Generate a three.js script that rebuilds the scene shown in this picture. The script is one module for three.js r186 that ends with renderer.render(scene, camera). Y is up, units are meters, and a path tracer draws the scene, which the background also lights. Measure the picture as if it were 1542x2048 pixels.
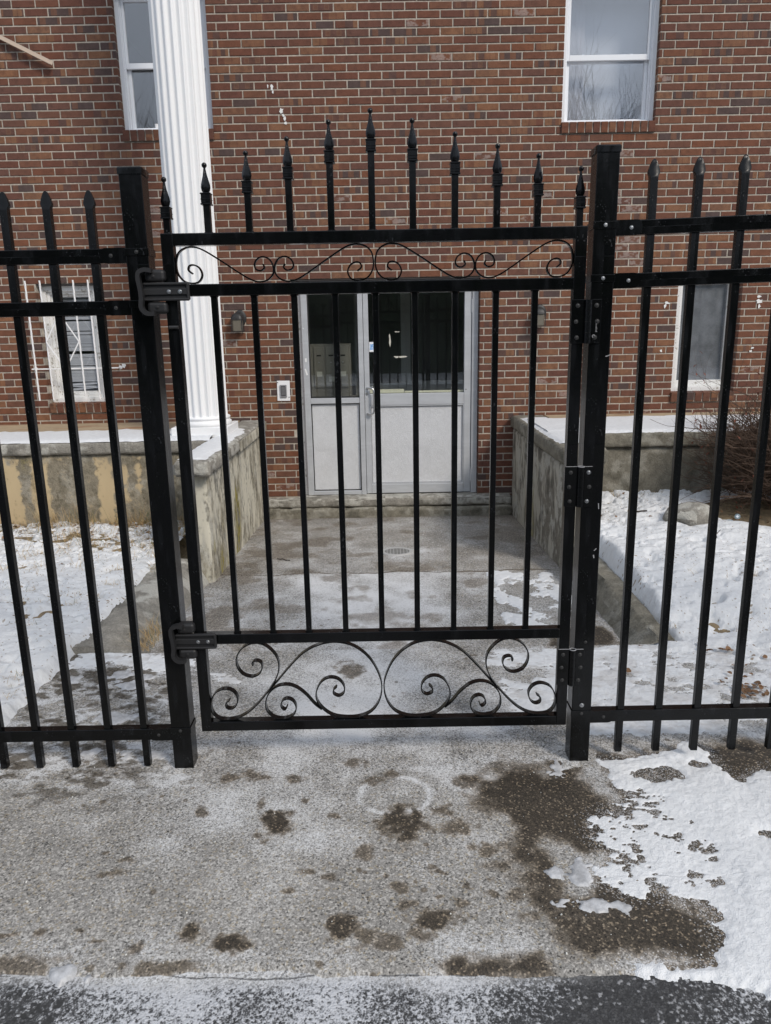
import * as THREE from 'three';
import { RoundedBoxGeometry } from 'three/addons/geometries/RoundedBoxGeometry.js';
import { mergeGeometries, mergeVertices, toCreasedNormals } from 'three/addons/utils/BufferGeometryUtils.js';

// ---------------------------------------------------------------- camera, sky, sun, exposure
const scene = new THREE.Scene();
const camera = new THREE.PerspectiveCamera(69.33, 771 / 1024, 0.05, 400);
camera.position.set(0, 1.58, 2.47);
camera.rotation.set(THREE.MathUtils.degToRad(-13.7), 0, THREE.MathUtils.degToRad(-1.04), 'YXZ');
scene.add(camera);
const renderer = new THREE.WebGLRenderer({ antialias: true });
renderer.setSize(771, 1024);
renderer.toneMapping = THREE.LinearToneMapping;
renderer.toneMappingExposure = 1.36;
renderer.shadowMap.enabled = true;

const SUN_DIR = new THREE.Vector3(0.50, 0.62, 0.60).normalize();
const sun = new THREE.DirectionalLight(0xfff5e8, 1.75);
sun.position.copy(SUN_DIR).multiplyScalar(20);
sun.castShadow = true;
sun.shadow.radius = 24;
sun.shadow.mapSize.set(2048, 2048);
Object.assign(sun.shadow.camera, { left: -9, right: 9, top: 9, bottom: -9, near: 1, far: 60 });
scene.add(sun);

// ---------------------------------------------------------------- seeded random numbers and noise
function mulberry(a) {
  return () => { a |= 0; a = (a + 0x6d2b79f5) | 0; let t = Math.imul(a ^ (a >>> 15), 1 | a); t = (t + Math.imul(t ^ (t >>> 7), 61 | t)) ^ t; return ((t ^ (t >>> 14)) >>> 0) / 4294967296; };
}
const rnd = mulberry(20240117);
const rr = (a, b) => a + (b - a) * rnd();
function hash(ix, iy) { let h = Math.imul(ix | 0, 374761393) + Math.imul(iy | 0, 668265263) | 0; h = Math.imul(h ^ (h >>> 13), 1274126177); return ((h ^ (h >>> 16)) >>> 0) / 4294967296; }
function noise(x, y) {
  const ix = Math.floor(x), iy = Math.floor(y); let fx = x - ix, fy = y - iy;
  fx = fx * fx * (3 - 2 * fx); fy = fy * fy * (3 - 2 * fy);
  const a = hash(ix, iy), b = hash(ix + 1, iy), c = hash(ix, iy + 1), d = hash(ix + 1, iy + 1);
  return a + (b - a) * fx + (c - a) * fy + (a - b - c + d) * fx * fy;
}
function fbm(x, y, o = 4) { let s = 0, a = 0.5, n = 0; for (let i = 0; i < o; i++) { s += a * noise(x, y); n += a; a *= 0.5; x = x * 2.03 + 17.3; y = y * 2.03 - 9.1; } return s / n; }
const CELL = [0, 0, 0];
function cells(x, y) {                                   // nearest and second nearest feature point, and the id of the nearest
  const ix = Math.floor(x), iy = Math.floor(y); let d1 = 9, d2 = 9, id = 0;
  for (let j = -1; j <= 1; j++) for (let i = -1; i <= 1; i++) {
    const cx = ix + i, cy = iy + j, px = cx + hash(cx, cy), py = cy + hash(cx + 7919, cy - 104), dx = px - x, dy = py - y, d = dx * dx + dy * dy;
    if (d < d1) { d2 = d1; d1 = d; id = hash(cx + 31, cy + 57); } else if (d < d2) d2 = d;
  }
  CELL[0] = Math.sqrt(d1); CELL[1] = Math.sqrt(d2); CELL[2] = id; return CELL;
}
const clamp = (v, a = 0, b = 1) => v < a ? a : v > b ? b : v;
const sstep = (a, b, v) => { v = clamp((v - a) / (b - a)); return v * v * (3 - 2 * v); };
const mix = (a, b, t) => a + (b - a) * t;

// ---------------------------------------------------------------- the sky: a bright, even winter overcast, thinner towards the sun
{
  const w = 512, h = 256, d = new Float32Array(w * h * 4);
  for (let j = 0; j < h; j++) for (let i = 0; i < w; i++) {
    const el = ((j + 0.5) / h - 0.5) * Math.PI, az = ((i + 0.5) / w - 0.5) * 2 * Math.PI;
    const x = Math.cos(el) * Math.cos(az), y = Math.sin(el), z = Math.cos(el) * Math.sin(az);
    const c = Math.acos(clamp(x * SUN_DIR.x + y * SUN_DIR.y + z * SUN_DIR.z, -1, 1));
    const q = 2.2 / (0.35 + Math.abs(y)), cl = fbm(x * q + 9, z * q * 0.8 + 4, 5);
    let L = 0.50 + 0.10 * Math.max(y, 0) + (cl - 0.5) * 0.32 + 0.30 * Math.exp(-c * c / 0.30);
    if (y < 0) L = mix(L, 0.30, clamp(-y * 8));
    const k = (j * w + i) * 4; d[k] = L * 0.86; d[k + 1] = L * 0.96; d[k + 2] = L * 1.13; d[k + 3] = 1;
  }
  const sky = new THREE.DataTexture(d, w, h, THREE.RGBAFormat, THREE.FloatType);
  sky.mapping = THREE.EquirectangularReflectionMapping; sky.magFilter = THREE.LinearFilter; sky.needsUpdate = true;
  scene.background = sky; scene.environment = sky;
}

// ---------------------------------------------------------------- helpers
const LUT = new Uint8Array(4097); for (let i = 0; i <= 4096; i++) { const v = i / 4096; LUT[i] = Math.round(255 * (v <= 0.0031308 ? v * 12.92 : 1.055 * Math.pow(v, 1 / 2.4) - 0.055)); }
function texture(w, h, fn, { bump = false, rough = false, wrap = true } = {}) {  // fn(i, j, out): out = r, g, b (linear), height 0..1, roughness
  const col = new Uint8Array(w * h * 4), bu = bump ? new Uint8Array(w * h * 4) : null, ro = rough ? new Uint8Array(w * h * 4) : null, o = [0, 0, 0, 0.5, 0.9];
  for (let j = 0; j < h; j++) for (let i = 0; i < w; i++) {
    fn(i, j, o); const k = (j * w + i) * 4;
    for (let c = 0; c < 3; c++) col[k + c] = LUT[Math.round(clamp(o[c]) * 4096)];
    col[k + 3] = 255;
    if (bu) { const v = Math.round(clamp(o[3]) * 255); bu[k] = bu[k + 1] = bu[k + 2] = v; bu[k + 3] = 255; }
    if (ro) { const v = Math.round(clamp(o[4]) * 255); ro[k] = ro[k + 1] = ro[k + 2] = v; ro[k + 3] = 255; }
  }
  const mk = (data, srgb) => { if (!data) return null; const t = new THREE.DataTexture(data, w, h, THREE.RGBAFormat); t.magFilter = THREE.LinearFilter; t.minFilter = THREE.LinearMipmapLinearFilter; t.generateMipmaps = true; t.wrapS = t.wrapT = wrap ? THREE.RepeatWrapping : THREE.ClampToEdgeWrapping; if (srgb) t.colorSpace = THREE.SRGBColorSpace; t.needsUpdate = true; return t; };
  return { map: mk(col, true), bump: mk(bu, false), rough: mk(ro, false) };
}
function rep(t, sx, sy) { const c = t.clone(); c.repeat.set(1 / sx, 1 / sy); c.needsUpdate = true; return c; }
const lin = (r, g, b) => new THREE.Color().setRGB(r, g, b);
function mat(r, g, b, roughness = 0.9, extra = {}) { return new THREE.MeshStandardMaterial({ color: lin(r, g, b), roughness, ...extra }); }
const taken = new Map();
function numbered(name) { const n = taken.get(name) || 0; taken.set(name, n + 1); return n ? `${name}_${String(n).padStart(3, '0')}` : name; }
function thing(name, label, category, [x, y, z] = [0, 0, 0], turn = 0, group) {
  const o = new THREE.Group(); o.name = numbered(name); o.position.set(x, y, z); o.rotation.y = turn; o.userData = { label, category }; if (group) o.userData.group = group; scene.add(o); return o;
}
function part(name, geo, m, parent) {
  const g = Array.isArray(geo) ? join(geo) : geo; const o = new THREE.Mesh(g, m); o.name = name; o.castShadow = o.receiveShadow = true; parent.add(o); return o;
}
function top(name, geo, m, label, category, kind, group) { const o = part(numbered(name), geo, m, scene); o.userData = {}; if (label) o.userData.label = label; if (category) o.userData.category = category; if (kind) o.userData.kind = kind; if (group) o.userData.group = group; return o; }
function join(list) {
  const flat = list.map(g => { const n = g.index ? g.toNonIndexed() : g.clone(); for (const k of Object.keys(n.attributes)) if (!['position', 'normal', 'uv'].includes(k)) n.deleteAttribute(k); if (!n.attributes.uv) n.setAttribute('uv', new THREE.BufferAttribute(new Float32Array(n.attributes.position.count * 2), 2)); return n; });
  return mergeGeometries(flat);
}
function metric(g) {                                     // uv in metres, by the way each face points
  g = g.index ? g.toNonIndexed() : g; const p = g.attributes.position, n = g.attributes.normal, u = new Float32Array(p.count * 2);
  for (let i = 0; i < p.count; i += 3) {
    let ax = 0, ay = 0, az = 0; for (let k = 0; k < 3; k++) { ax += n.getX(i + k); ay += n.getY(i + k); az += n.getZ(i + k); } ax = Math.abs(ax); ay = Math.abs(ay); az = Math.abs(az);
    for (let k = 0; k < 3; k++) { const x = p.getX(i + k), y = p.getY(i + k), z = p.getZ(i + k); if (ay >= ax && ay >= az) { u[(i + k) * 2] = x; u[(i + k) * 2 + 1] = z; } else if (ax >= az) { u[(i + k) * 2] = z; u[(i + k) * 2 + 1] = y; } else { u[(i + k) * 2] = x; u[(i + k) * 2 + 1] = y; } }
  }
  g.setAttribute('uv', new THREE.BufferAttribute(u, 2)); return g;
}
function bx(x0, x1, y0, y1, z0, z1, r = 0) {             // a box by its bounds, edges rounded by r
  const w = Math.abs(x1 - x0), h = Math.abs(y1 - y0), d = Math.abs(z1 - z0);
  const g = r > 0 ? new RoundedBoxGeometry(w, h, d, 2, Math.min(r, w * 0.45, h * 0.45, d * 0.45)) : new THREE.BoxGeometry(w, h, d);
  g.translate((x0 + x1) / 2, (y0 + y1) / 2, (z0 + z1) / 2); return metric(g);
}
function cyl(r, h, seg = 16, r2 = r) { return new THREE.CylinderGeometry(r2, r, h, seg); }
function loft(rings, cap = true) {                       // rings of equal length joined by quads, flat shaded
  const pos = []; const n = rings[0].length; const tri = (a, b, c) => pos.push(...a, ...b, ...c);
  for (let k = 0; k + 1 < rings.length; k++) for (let i = 0; i < n; i++) { const j = (i + 1) % n; tri(rings[k][i], rings[k][j], rings[k + 1][j]); tri(rings[k][i], rings[k + 1][j], rings[k + 1][i]); }
  if (cap) for (const [R, f] of [[rings[0], 1], [rings[rings.length - 1], 0]]) { const c = [0, 1, 2].map(a => R.reduce((s, p) => s + p[a], 0) / n); for (let i = 0; i < n; i++) { const j = (i + 1) % n; f ? tri(c, R[j], R[i]) : tri(c, R[i], R[j]); } }
  const g = new THREE.BufferGeometry(); g.setAttribute('position', new THREE.Float32BufferAttribute(pos, 3)); g.computeVertexNormals(); return g;
}
const smooth = (g, deg = 40) => { g = g.clone(); g.deleteAttribute('uv'); g.deleteAttribute('normal'); g = toCreasedNormals(mergeVertices(g, 1e-5), THREE.MathUtils.degToRad(deg)); return metric(g); };
function ringRect(w, d, y, seg = 1, r = 0.25) { // rounded rectangle ring in xz, counter-clockwise seen from above flipped for outward faces
  const a = w / 2, b = d / 2, k = Math.min(a, b) * r, out = [];
  for (const [sx, sz, t0] of [[1, 1, 0], [-1, 1, 1], [-1, -1, 2], [1, -1, 3]]) for (let i = 0; i <= seg; i++) { const t = (t0 + i / seg) * Math.PI / 2; out.push([sx * (a - k) + k * Math.cos(t), y, sz * (b - k) + k * Math.sin(t)]); }
  return out.reverse();
}
function sheet(x0, x1, z0, z1, step, yf, keep, uvf) {    // a height field over x and z
  const nx = Math.max(1, Math.round((x1 - x0) / step)), nz = Math.max(1, Math.round((z1 - z0) / step)), P = new Float32Array((nx + 1) * (nz + 1) * 3), U = new Float32Array((nx + 1) * (nz + 1) * 2), K = new Uint8Array((nx + 1) * (nz + 1)), idx = [];
  for (let j = 0; j <= nz; j++) for (let i = 0; i <= nx; i++) { const k = j * (nx + 1) + i, x = x0 + (x1 - x0) * i / nx, z = z0 + (z1 - z0) * j / nz; const y = yf(x, z); P[k * 3] = x; P[k * 3 + 1] = y; P[k * 3 + 2] = z; const u = uvf ? uvf(x, z) : [x, z]; U[k * 2] = u[0]; U[k * 2 + 1] = u[1]; K[k] = keep ? (keep(x, z, y) ? 1 : 0) : 1; }
  for (let j = 0; j < nz; j++) for (let i = 0; i < nx; i++) { const a = j * (nx + 1) + i, b = a + 1, c = a + nx + 1, e = c + 1; if (K[a] | K[b] | K[c] | K[e]) idx.push(a, c, b, b, c, e); }
  const g = new THREE.BufferGeometry(); g.setAttribute('position', new THREE.BufferAttribute(P, 3)); g.setAttribute('uv', new THREE.BufferAttribute(U, 2)); g.setIndex(idx); g.computeVertexNormals(); return g;
}
function polySD(poly, x, z) {                            // signed distance to a polygon, positive inside
  let d = 1e9, inside = false;
  for (let i = 0, j = poly.length - 1; i < poly.length; j = i++) {
    const ax = poly[j][0], az = poly[j][1], bxx = poly[i][0], bz = poly[i][1], ex = bxx - ax, ez = bz - az, wx = x - ax, wz = z - az, t = clamp((wx * ex + wz * ez) / (ex * ex + ez * ez + 1e-12)), dx = wx - ex * t, dz = wz - ez * t, dd = dx * dx + dz * dz; if (dd < d) d = dd;
    if ((az > z) !== (bz > z) && x < (bxx - ax) * (z - az) / (bz - az) + ax) inside = !inside;
  }
  return inside ? Math.sqrt(d) : -Math.sqrt(d);
}
const ellSD = (e, x, z) => { const k = Math.hypot((x - e[0]) / e[2], (z - e[1]) / e[3]); return (1 - k) * Math.min(e[2], e[3]); };

// ---------------------------------------------------------------- wet stains and traces on the pavement, in metres (x, z, half sizes)
const STAINS = [[-0.39,0.33,0.047,0.060],[0.04,0.34,0.066,0.076],[-0.52,0.03,0.034,0.029],[-0.59,0.07,0.026,0.031],[-0.35,0.07,0.037,0.028],[-0.65,0.25,0.024,0.024],[-0.45,0.22,0.021,0.025],[-0.85,0.54,0.028,0.017],[-0.82,0.49,0.022,0.011],[-0.55,0.79,0.030,0.037],[-0.44,0.82,0.038,0.033],[-0.69,0.84,0.021,0.023],[-0.96,0.77,0.019,0.012],[-1.05,0.78,0.025,0.010],[-0.14,0.78,0.033,0.044],[-0.08,0.81,0.032,0.027],[0.13,0.75,0.055,0.039],[0.39,0.74,0.025,0.023],[-0.08,0.47,0.031,0.027],[-0.19,0.58,0.021,0.021],[0.17,0.27,0.037,0.027],[0.25,0.45,0.022,0.019],[-0.18,-0.81,0.058,0.074],[0.12,0.55,0.011,0.009],[0.13,0.67,0.010,0.008],[0.19,0.68,0.011,0.013],[-0.13,-0.02,0.034,0.027],[0.14,0.57,0.015,0.008],[-0.98,0.88,0.09,0.03],[-0.6,0.89,0.07,0.02],[-0.25,0.55,0.02,0.015],[-0.3,0.63,0.015,0.012],[0.02,0.62,0.03,0.02],[0.05,0.70,0.022,0.018],[-0.9,0.45,0.012,0.008],[-0.02,0.83,0.05,0.025],[0.08,0.80,0.03,0.02],[-0.3,0.2,0.015,0.01],[-0.2,0.29,0.02,0.012],[0.28,0.12,0.05,0.04],[0.22,0.36,0.05,0.035],[0.3,0.47,0.03,0.03],[0.29,0.60,0.012,0.010],[0.22,0.63,0.012,0.012],[0.28,0.66,0.014,0.012],[0.20,0.70,0.02,0.02],[0.36,0.66,0.03,0.02],[-0.47,0.06,0.02,0.02],[-0.06,0.10,0.03,0.02],[0.0,0.06,0.03,0.02],[-0.80,0.80,0.02,0.01],[-0.86,0.76,0.02,0.012],[-0.70,0.63,0.012,0.01]];
const STRONG = new Set([0, 1, 9, 10, 14, 16]);
const WET = [
  [[0.29,0.09],[0.41,0.01],[0.65,0.03],[0.75,0.20],[0.80,0.34],[0.70,0.37],[0.70,0.51],[0.58,0.53],[0.48,0.45],[0.46,0.57],[0.34,0.54],[0.34,0.45],[0.39,0.38],[0.31,0.25]],
  [[0.43,0.73],[0.51,0.73],[0.58,0.76],[0.59,0.69],[0.73,0.65],[0.88,0.69],[0.92,0.79],[0.92,0.88],[0.78,0.92],[0.46,0.91],[0.41,0.86]],
  [[0.40,0.58],[0.47,0.57],[0.54,0.67],[0.66,0.60],[0.66,0.69],[0.50,0.74],[0.41,0.69]],
  [[0.12,0.915],[0.30,0.895],[0.38,0.86],[0.40,0.93],[0.14,0.935]],
  [[0.75,-0.05],[1.6,-0.12],[1.9,0.1],[1.45,0.2],[1.2,0.16],[0.95,0.12]],
  [[0.80,-1.05],[1.22,-1.05],[1.22,-1.6],[1.1,-1.7],[0.95,-1.3]],
];
const SNOW_A = [[0.76,-0.03],[0.80,0.04],[0.79,0.13],[0.82,0.22],[0.74,0.29],[0.66,0.35],[0.66,0.42],[0.68,0.49],[0.61,0.56],[0.62,0.62],[0.70,0.66],[0.77,0.67],[0.81,0.67],[0.88,0.73],[0.87,0.80],[0.88,0.85],[0.83,0.91],[0.71,0.92],[0.61,0.92],[0.62,0.94],[0.73,0.95],[0.79,0.94],[0.87,0.97],[0.92,1.00],[1.04,1.06],[1.5,1.12],[2.4,1.0],[2.4,0.2],[1.62,0.08],[1.39,0.08],[1.34,0.08],[1.25,0.15],[1.22,0.13],[1.21,0.05],[1.22,-0.06],[1.19,-0.12],[1.15,-0.12],[1.12,-0.07],[0.98,-0.04],[0.88,-0.00],[0.83,-0.01]];
const SPECK = [[0.60,0.34],[0.86,0.17],[1.02,0.32],[1.04,0.54],[0.92,0.76],[0.80,0.70],[0.70,0.68],[0.58,0.60],[0.62,0.49]];
const SNOW_B = [[1.05,-1.03],[1.37,-1.05],[1.45,-1.11],[2.42,-1.17],[2.4,-0.3],[1.64,-0.27],[1.52,-0.27],[1.39,-0.24],[1.29,-0.19],[1.22,-0.19],[1.14,-0.21],[1.07,-0.20],[1.00,-0.19],[0.96,-0.22],[0.92,-0.20],[0.86,-0.19],[0.78,-0.21],[0.80,-0.46],[0.86,-0.60],[0.90,-0.95]];
const SNOW_D = [[-1.59,-1.00],[-1.58,-1.18],[-1.54,-1.18],[-1.48,-1.10],[-1.29,-1.03],[-1.13,-1.02],[-0.97,-0.95],[-0.95,-0.86],[-1.08,-0.84],[-1.13,-0.84],[-1.24,-0.88],[-1.40,-0.93],[-1.56,-0.89],[-1.60,-0.92]];
const SNOW_E = [[0.75,-2.45],[0.90,-2.46],[0.95,-2.40],[1.10,-2.42],[1.14,-2.03],[1.08,-1.63],[0.90,-1.39],[0.71,-1.36],[0.64,-1.57],[0.70,-1.72],[0.70,-1.96],[0.71,-2.14]];
const SNOW_F = [[0.47,-0.88],[0.53,-1.00],[0.64,-1.02],[0.75,-0.99],[0.81,-1.01],[0.92,-0.97],[0.86,-0.60],[0.76,-0.44],[0.64,-0.36],[0.53,-0.38],[0.52,-0.50],[0.48,-0.58],[0.55,-0.67],[0.65,-0.67],[0.73,-0.76],[0.72,-0.81],[0.63,-0.84],[0.58,-0.80],[0.48,-0.83]];
const ICE = [[-1.49,-0.76,0.025,0.033],[-1.29,-0.80,0.063,0.048],[-1.17,-0.39,0.101,0.052],[-1.19,-0.69,0.061,0.049],[-1.13,-0.78,0.031,0.027],[-1.17,-0.12,0.034,0.032],[-1.03,-0.11,0.03,0.032],[-0.89,-0.11,0.04,0.032],[0.56,0.60,0.03,0.05],[0.58,0.71,0.05,0.02],[0.49,0.58,0.02,0.03],[0.62,0.02,0.03,0.05],[-0.83,0.90,0.018,0.014]];
const SNOW_HOLES = [[0.94,0.09,0.07,0.05],[1.02,0.075,0.05,0.045],[1.15,0.02,0.035,0.03],[1.20,0.44,0.03,0.02],[1.35,-0.93,0.066,0.047],[1.06,-0.83,0.036,0.041],[1.32,-0.66,0.034,0.025],[1.47,-0.79,0.077,0.031],[1.59,-0.54,0.06,0.054],[1.48,-0.50,0.014,0.063],[1.58,-0.43,0.03,0.03],[1.12,-0.71,0.035,0.03],[1.17,-0.63,0.03,0.028],[1.22,-0.585,0.04,0.024],[1.28,-0.565,0.045,0.024],[1.35,-0.585,0.045,0.026],[1.41,-0.56,0.04,0.03],[0.93,-0.40,0.03,0.025],[1.70,-0.75,0.05,0.05],[1.70,-0.98,0.07,0.05]];
const BITS = [[[-0.84,-0.78],[-0.82,-0.79],[-0.79,-0.75],[-0.73,-0.74],[-0.70,-0.71],[-0.71,-0.69],[-0.76,-0.71],[-0.82,-0.74]]];

const stainAt = (x, z) => {
  let w = -1; const ox = x, oz = z; x += 0.035 * (fbm(ox * 24, oz * 24, 3) - 0.5); z += 0.035 * (fbm(ox * 24 + 30, oz * 24, 3) - 0.5); const n = (fbm(ox * 34, oz * 34, 4) - 0.5) * 1.3, n2 = (fbm(ox * 11 + 5, oz * 11, 5) - 0.5) * 0.20;
  for (let i = 0; i < STAINS.length; i++) { const e = STAINS[i]; if (Math.abs(x - e[0]) > e[2] * 2.2 || Math.abs(z - e[1]) > e[3] * 2.2) continue; const v = (1 - Math.hypot((x - e[0]) / e[2], (z - e[1]) / e[3])) + n * 1.6; const s = sstep(-0.55, 0.45, v) * (STRONG.has(i) ? 1 : 0.72); if (s > w) w = s; }
  if (x > 0.45) { const s = sstep(-0.045, 0.015, polySD(SNOW_A, x, z) + n2 * 0.8) * 0.92; if (s > w) w = s; }
  { cells(ox * 21 + 4, oz * 21); const rad = CELL[2] < 0.22 ? 0.10 + 0.9 * CELL[2] : 0; if (rad > 0) { const s = sstep(rad, rad * 0.55, CELL[0] + (n * 0.12)) * 0.6 * sstep(0.45, 0.62, fbm(ox * 2.1 + 8, oz * 2.1, 3)); if (s > w) w = s; } }
  for (const p of WET) { const s = sstep(-0.045, 0.045, polySD(p, x, z) + n2); if (s > w) w = s; }
  return Math.max(w, 0);
};

// ---------------------------------------------------------------- ground levels
const walkY = (z) => z > -1.05 ? 0 : z > -2.5 ? -0.055 - 0.012 * (-1.05 - z) / 1.45 : -0.070 - 0.107 * (-2.5 - z) / 2.1;

// pavement in front of and behind the gate: old exposed-aggregate concrete, whitened by road salt, wet in patches
function concrete(x, z, o, salt, wet) {
  cells(x * 165, z * 165); const t = CELL[2], edge = sstep(0.04, 0.22, CELL[1] - CELL[0]);
  cells(x * 410 + 3, z * 410); const t2 = CELL[2];
  const big = fbm(x * 1.3 + 3, z * 1.3, 3), mid = fbm(x * 7, z * 7, 4), g = hash(Math.round(x * 900), Math.round(z * 900));
  let v = 0.24 + (t2 - 0.5) * 0.18 + (g - 0.5) * 0.07 + (mid - 0.5) * 0.10 + (big - 0.5) * 0.06;
  let stone = t > 0.80 ? 0.17 : t < 0.13 ? -0.12 : (t - 0.5) * 0.09; v += stone * (0.25 + 0.75 * edge);
  let r = v * 1.04, gg = v * 0.99, b = v * 0.91;
  if (t > 0.5 && t < 0.58) { r *= 1.10; b *= 0.82; }
  const cover = clamp(salt + (mid - 0.5) * 0.9 + (t2 - 0.5) * 0.75 + (t - 0.5) * 0.25); const s = cover * cover * 0.95;
  r = mix(r, 0.63, s); gg = mix(gg, 0.635, s); b = mix(b, 0.64, s);
  if (wet > 0) { const k = wet * (0.85 + 0.15 * mid), f = 1 - 0.935 * k; const rs = mix(r, v * 1.18, k), gs = mix(gg, v * 0.92, k), bs = mix(b, v * 0.62, k); const keep = t > 0.88 ? (0.12 + 0.38 * t2) * k * edge : (t2 > 0.8 ? 0.09 * k : 0); r = rs * (f + keep); gg = gs * (f + keep); b = bs * (f + keep); }
  o[0] = r; o[1] = gg; o[2] = b; o[3] = 0.45 + (t - 0.5) * 0.35 * edge + (t2 - 0.5) * 0.3 + (edge - 0.5) * 0.12; o[4] = mix(0.93, 0.72, wet);
}
const ringSalt = (x, z) => { x += 0.02 * (fbm(x * 12, z * 12, 3) - 0.5); z += 0.02 * (fbm(x * 12, z * 12 + 40, 3) - 0.5); const k = Math.hypot((x - 0.015) / 0.125, (z - 0.18) / 0.105), a = Math.atan2(z - 0.18, x - 0.015); return Math.exp(-Math.pow((k - 1) * 8, 2)) * (0.55 + 0.75 * sstep(-0.3, 0.9, Math.cos(a - 0.7))) * (0.45 + 0.55 * sstep(0.3, 0.55, fbm(x * 26, z * 26, 3))); };
function saltAt(x, z) {
  let s = 0.35 + (fbm(x * 1.1 + 40, z * 1.9, 4) - 0.5) * 1.4 + (fbm(x * 9 + 4, z * 9, 3) - 0.5) * 0.35;
  s += 0.35 * Math.exp(-Math.pow((x * 0.8 + z * 0.2 + 0.28) / 0.28, 2)) * sstep(0.9, 0.1, z);
  s += 0.28 * Math.exp(-Math.pow((z - 0.86) / 0.05, 2)) * fbm(x * 6, 3, 2) * 2 * sstep(0.5, -0.1, x);
  s += 0.30 * sstep(0.52, 0.72, fbm(x * 3.2 + z * 1.5 + 11, z * 6 - x * 2, 4)); { const k = Math.hypot((x - 0.015) / 0.125, (z - 0.18) / 0.105); s = mix(s, Math.min(s, 0.30), sstep(1.8, 1.15, k)); } s += 1.1 * ringSalt(x, z) - 0.25 * sstep(-0.75, -1.2, x);
  return clamp(s, 0, 1.15);
}
const PX0 = -2.1, PX1 = 2.1;
function slabMat(x0, x1, z0, z1, w, h, fn, bumpScale) {
  const t = texture(w, h, (i, j, o) => fn(mix(x0, x1, (i + 0.5) / w), mix(z0, z1, (j + 0.5) / h), o), { bump: true, rough: true, wrap: false });
  return new THREE.MeshStandardMaterial({ map: t.map, bumpMap: t.bump, bumpScale, roughnessMap: t.rough, roughness: 1 });
}
const uvIn = (x0, x1, z0, z1) => (x, z) => [(x - x0) / (x1 - x0), (z - z0) / (z1 - z0)];
const paveMat = slabMat(PX0, PX1, -1.05, 1.0, 2048, 1024, (x, z, o) => {
  let salt = saltAt(x, z); const ice = sstep(0.46, 0.58, fbm(x * 24, z * 38 + 8, 4) * 0.6 + fbm(x * 8, z * 11, 3) * 0.4) * sstep(-0.84, -1.0, x - 0.25 * sstep(-0.35, 0.2, z)) * sstep(0.22, 0.0, z);
  concrete(x, z, o, salt * (1 - 0.4 * sstep(-0.9, -1.05, x)) + ice * 0.75, stainAt(x, z) * (1 - ice * 0.6));
  if (x > 0.3 || z < -0.14) { const dA = Math.max(polySD(SNOW_A, x, z), polySD(SNOW_B, x, z), polySD(SNOW_F, x, z), polySD(SNOW_D, x, z)) + 0.05 * (fbm(x * 18, z * 18 + 6, 4) - 0.5); const p = sstep(-0.08, 0.03, dA) * (0.35 + 0.75 * fbm(x * 30, z * 30, 3)); if (p > 0.02) { cells(x * 280, z * 280); const g = CELL[2] < p * 0.6 ? 0.7 * sstep(0.6, 0.25, CELL[0]) : 0; o[0] = mix(o[0], 0.74, g); o[1] = mix(o[1], 0.75, g); o[2] = mix(o[2], 0.77, g); } }
  const old = sstep(0.52, 0.40, fbm(x * 22 + 60, z * 34, 4) * 0.5 + fbm(x * 7 + 6, z * 9, 3) * 0.5) * sstep(-0.84, -1.02, x) * sstep(0.35, 0.05, z); o[0] *= 1 - 0.72 * old; o[1] *= 1 - 0.75 * old; o[2] *= 1 - 0.79 * old;
}, 0.0022);
function paveEdge() { return mat(0.16, 0.145, 0.12, 0.95); }
const paveY = (x, z) => 0.0015 * (noise(x * 2, z * 2) - 0.5) - 0.0005 - 0.016 * sstep(0.905, 0.945, z - x * 0.02 + 0.035 * (fbm(x * 7, 4, 4) - 0.5));
top('pavement', sheet(PX0, PX1, -1.05, 1.0, 0.015, paveY, null, uvIn(PX0, PX1, -1.05, 1.0)), paveMat, 'salt-whitened concrete pavement with dark wet stains in front of the gate', 'pavement', 'structure');
const walkMat = slabMat(-1.36, 1.36, -4.62, -1.05, 1024, 1280, (x, z, o) => {
  const n = fbm(x * 3, z * 3, 4); let s = 0.40 + 0.95 * Math.exp(-Math.pow((x + 0.12 - 0.1 * (z + 2)) / 0.42, 2)) * Math.exp(-Math.pow((z + 2.0) / 0.75, 2)) + (n - 0.5) * 1.0;
  if (z < -2.5) s = 0.20 + (fbm(x * 2.2 + 9, z * 2.2, 4) - 0.45) * 1.6 * sstep(-4.5, -3.6, z) - 0.25 * sstep(0.6, 1.1, x);
  const crack = Math.abs(z + 2.5 + 0.02 * Math.sin(x * 9) + (noise(x * 14, 2) - 0.5) * 0.05) < 0.006 + 0.012 * noise(x * 9, 7) ? 0.75 : 0;
  const damp = sstep(0.55, 1.15, x) * sstep(-2.4, -2.9, z) * 0.35 * sstep(0.3, 0.6, fbm(x * 4, z * 4, 3)) + sstep(-4.35, -4.6, z + (n - 0.5) * 0.3) * 0.35;
  concrete(x, z, o, clamp(s), Math.max(crack, damp, stainAt(x, z), 0.42 * sstep(0.54, 0.70, fbm(x * 5 + 30, z * 5, 5))));
}, 0.0022);
top('walkway', sheet(-1.36, 1.36, -4.62, -1.0502, 0.15, (x, z) => walkY(Math.min(z, -1.0501)), null, uvIn(-1.36, 1.36, -4.62, -1.05)), walkMat, 'sunken concrete walkway from the gate to the door', 'walkway', 'structure');
top('slab_edge', bx(-1.62, 1.5, -0.2, -0.003, -1.052, -1.03), paveEdge(), 'front edge of the pavement slab stepping down to the walkway', 'slab', 'structure');
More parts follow.
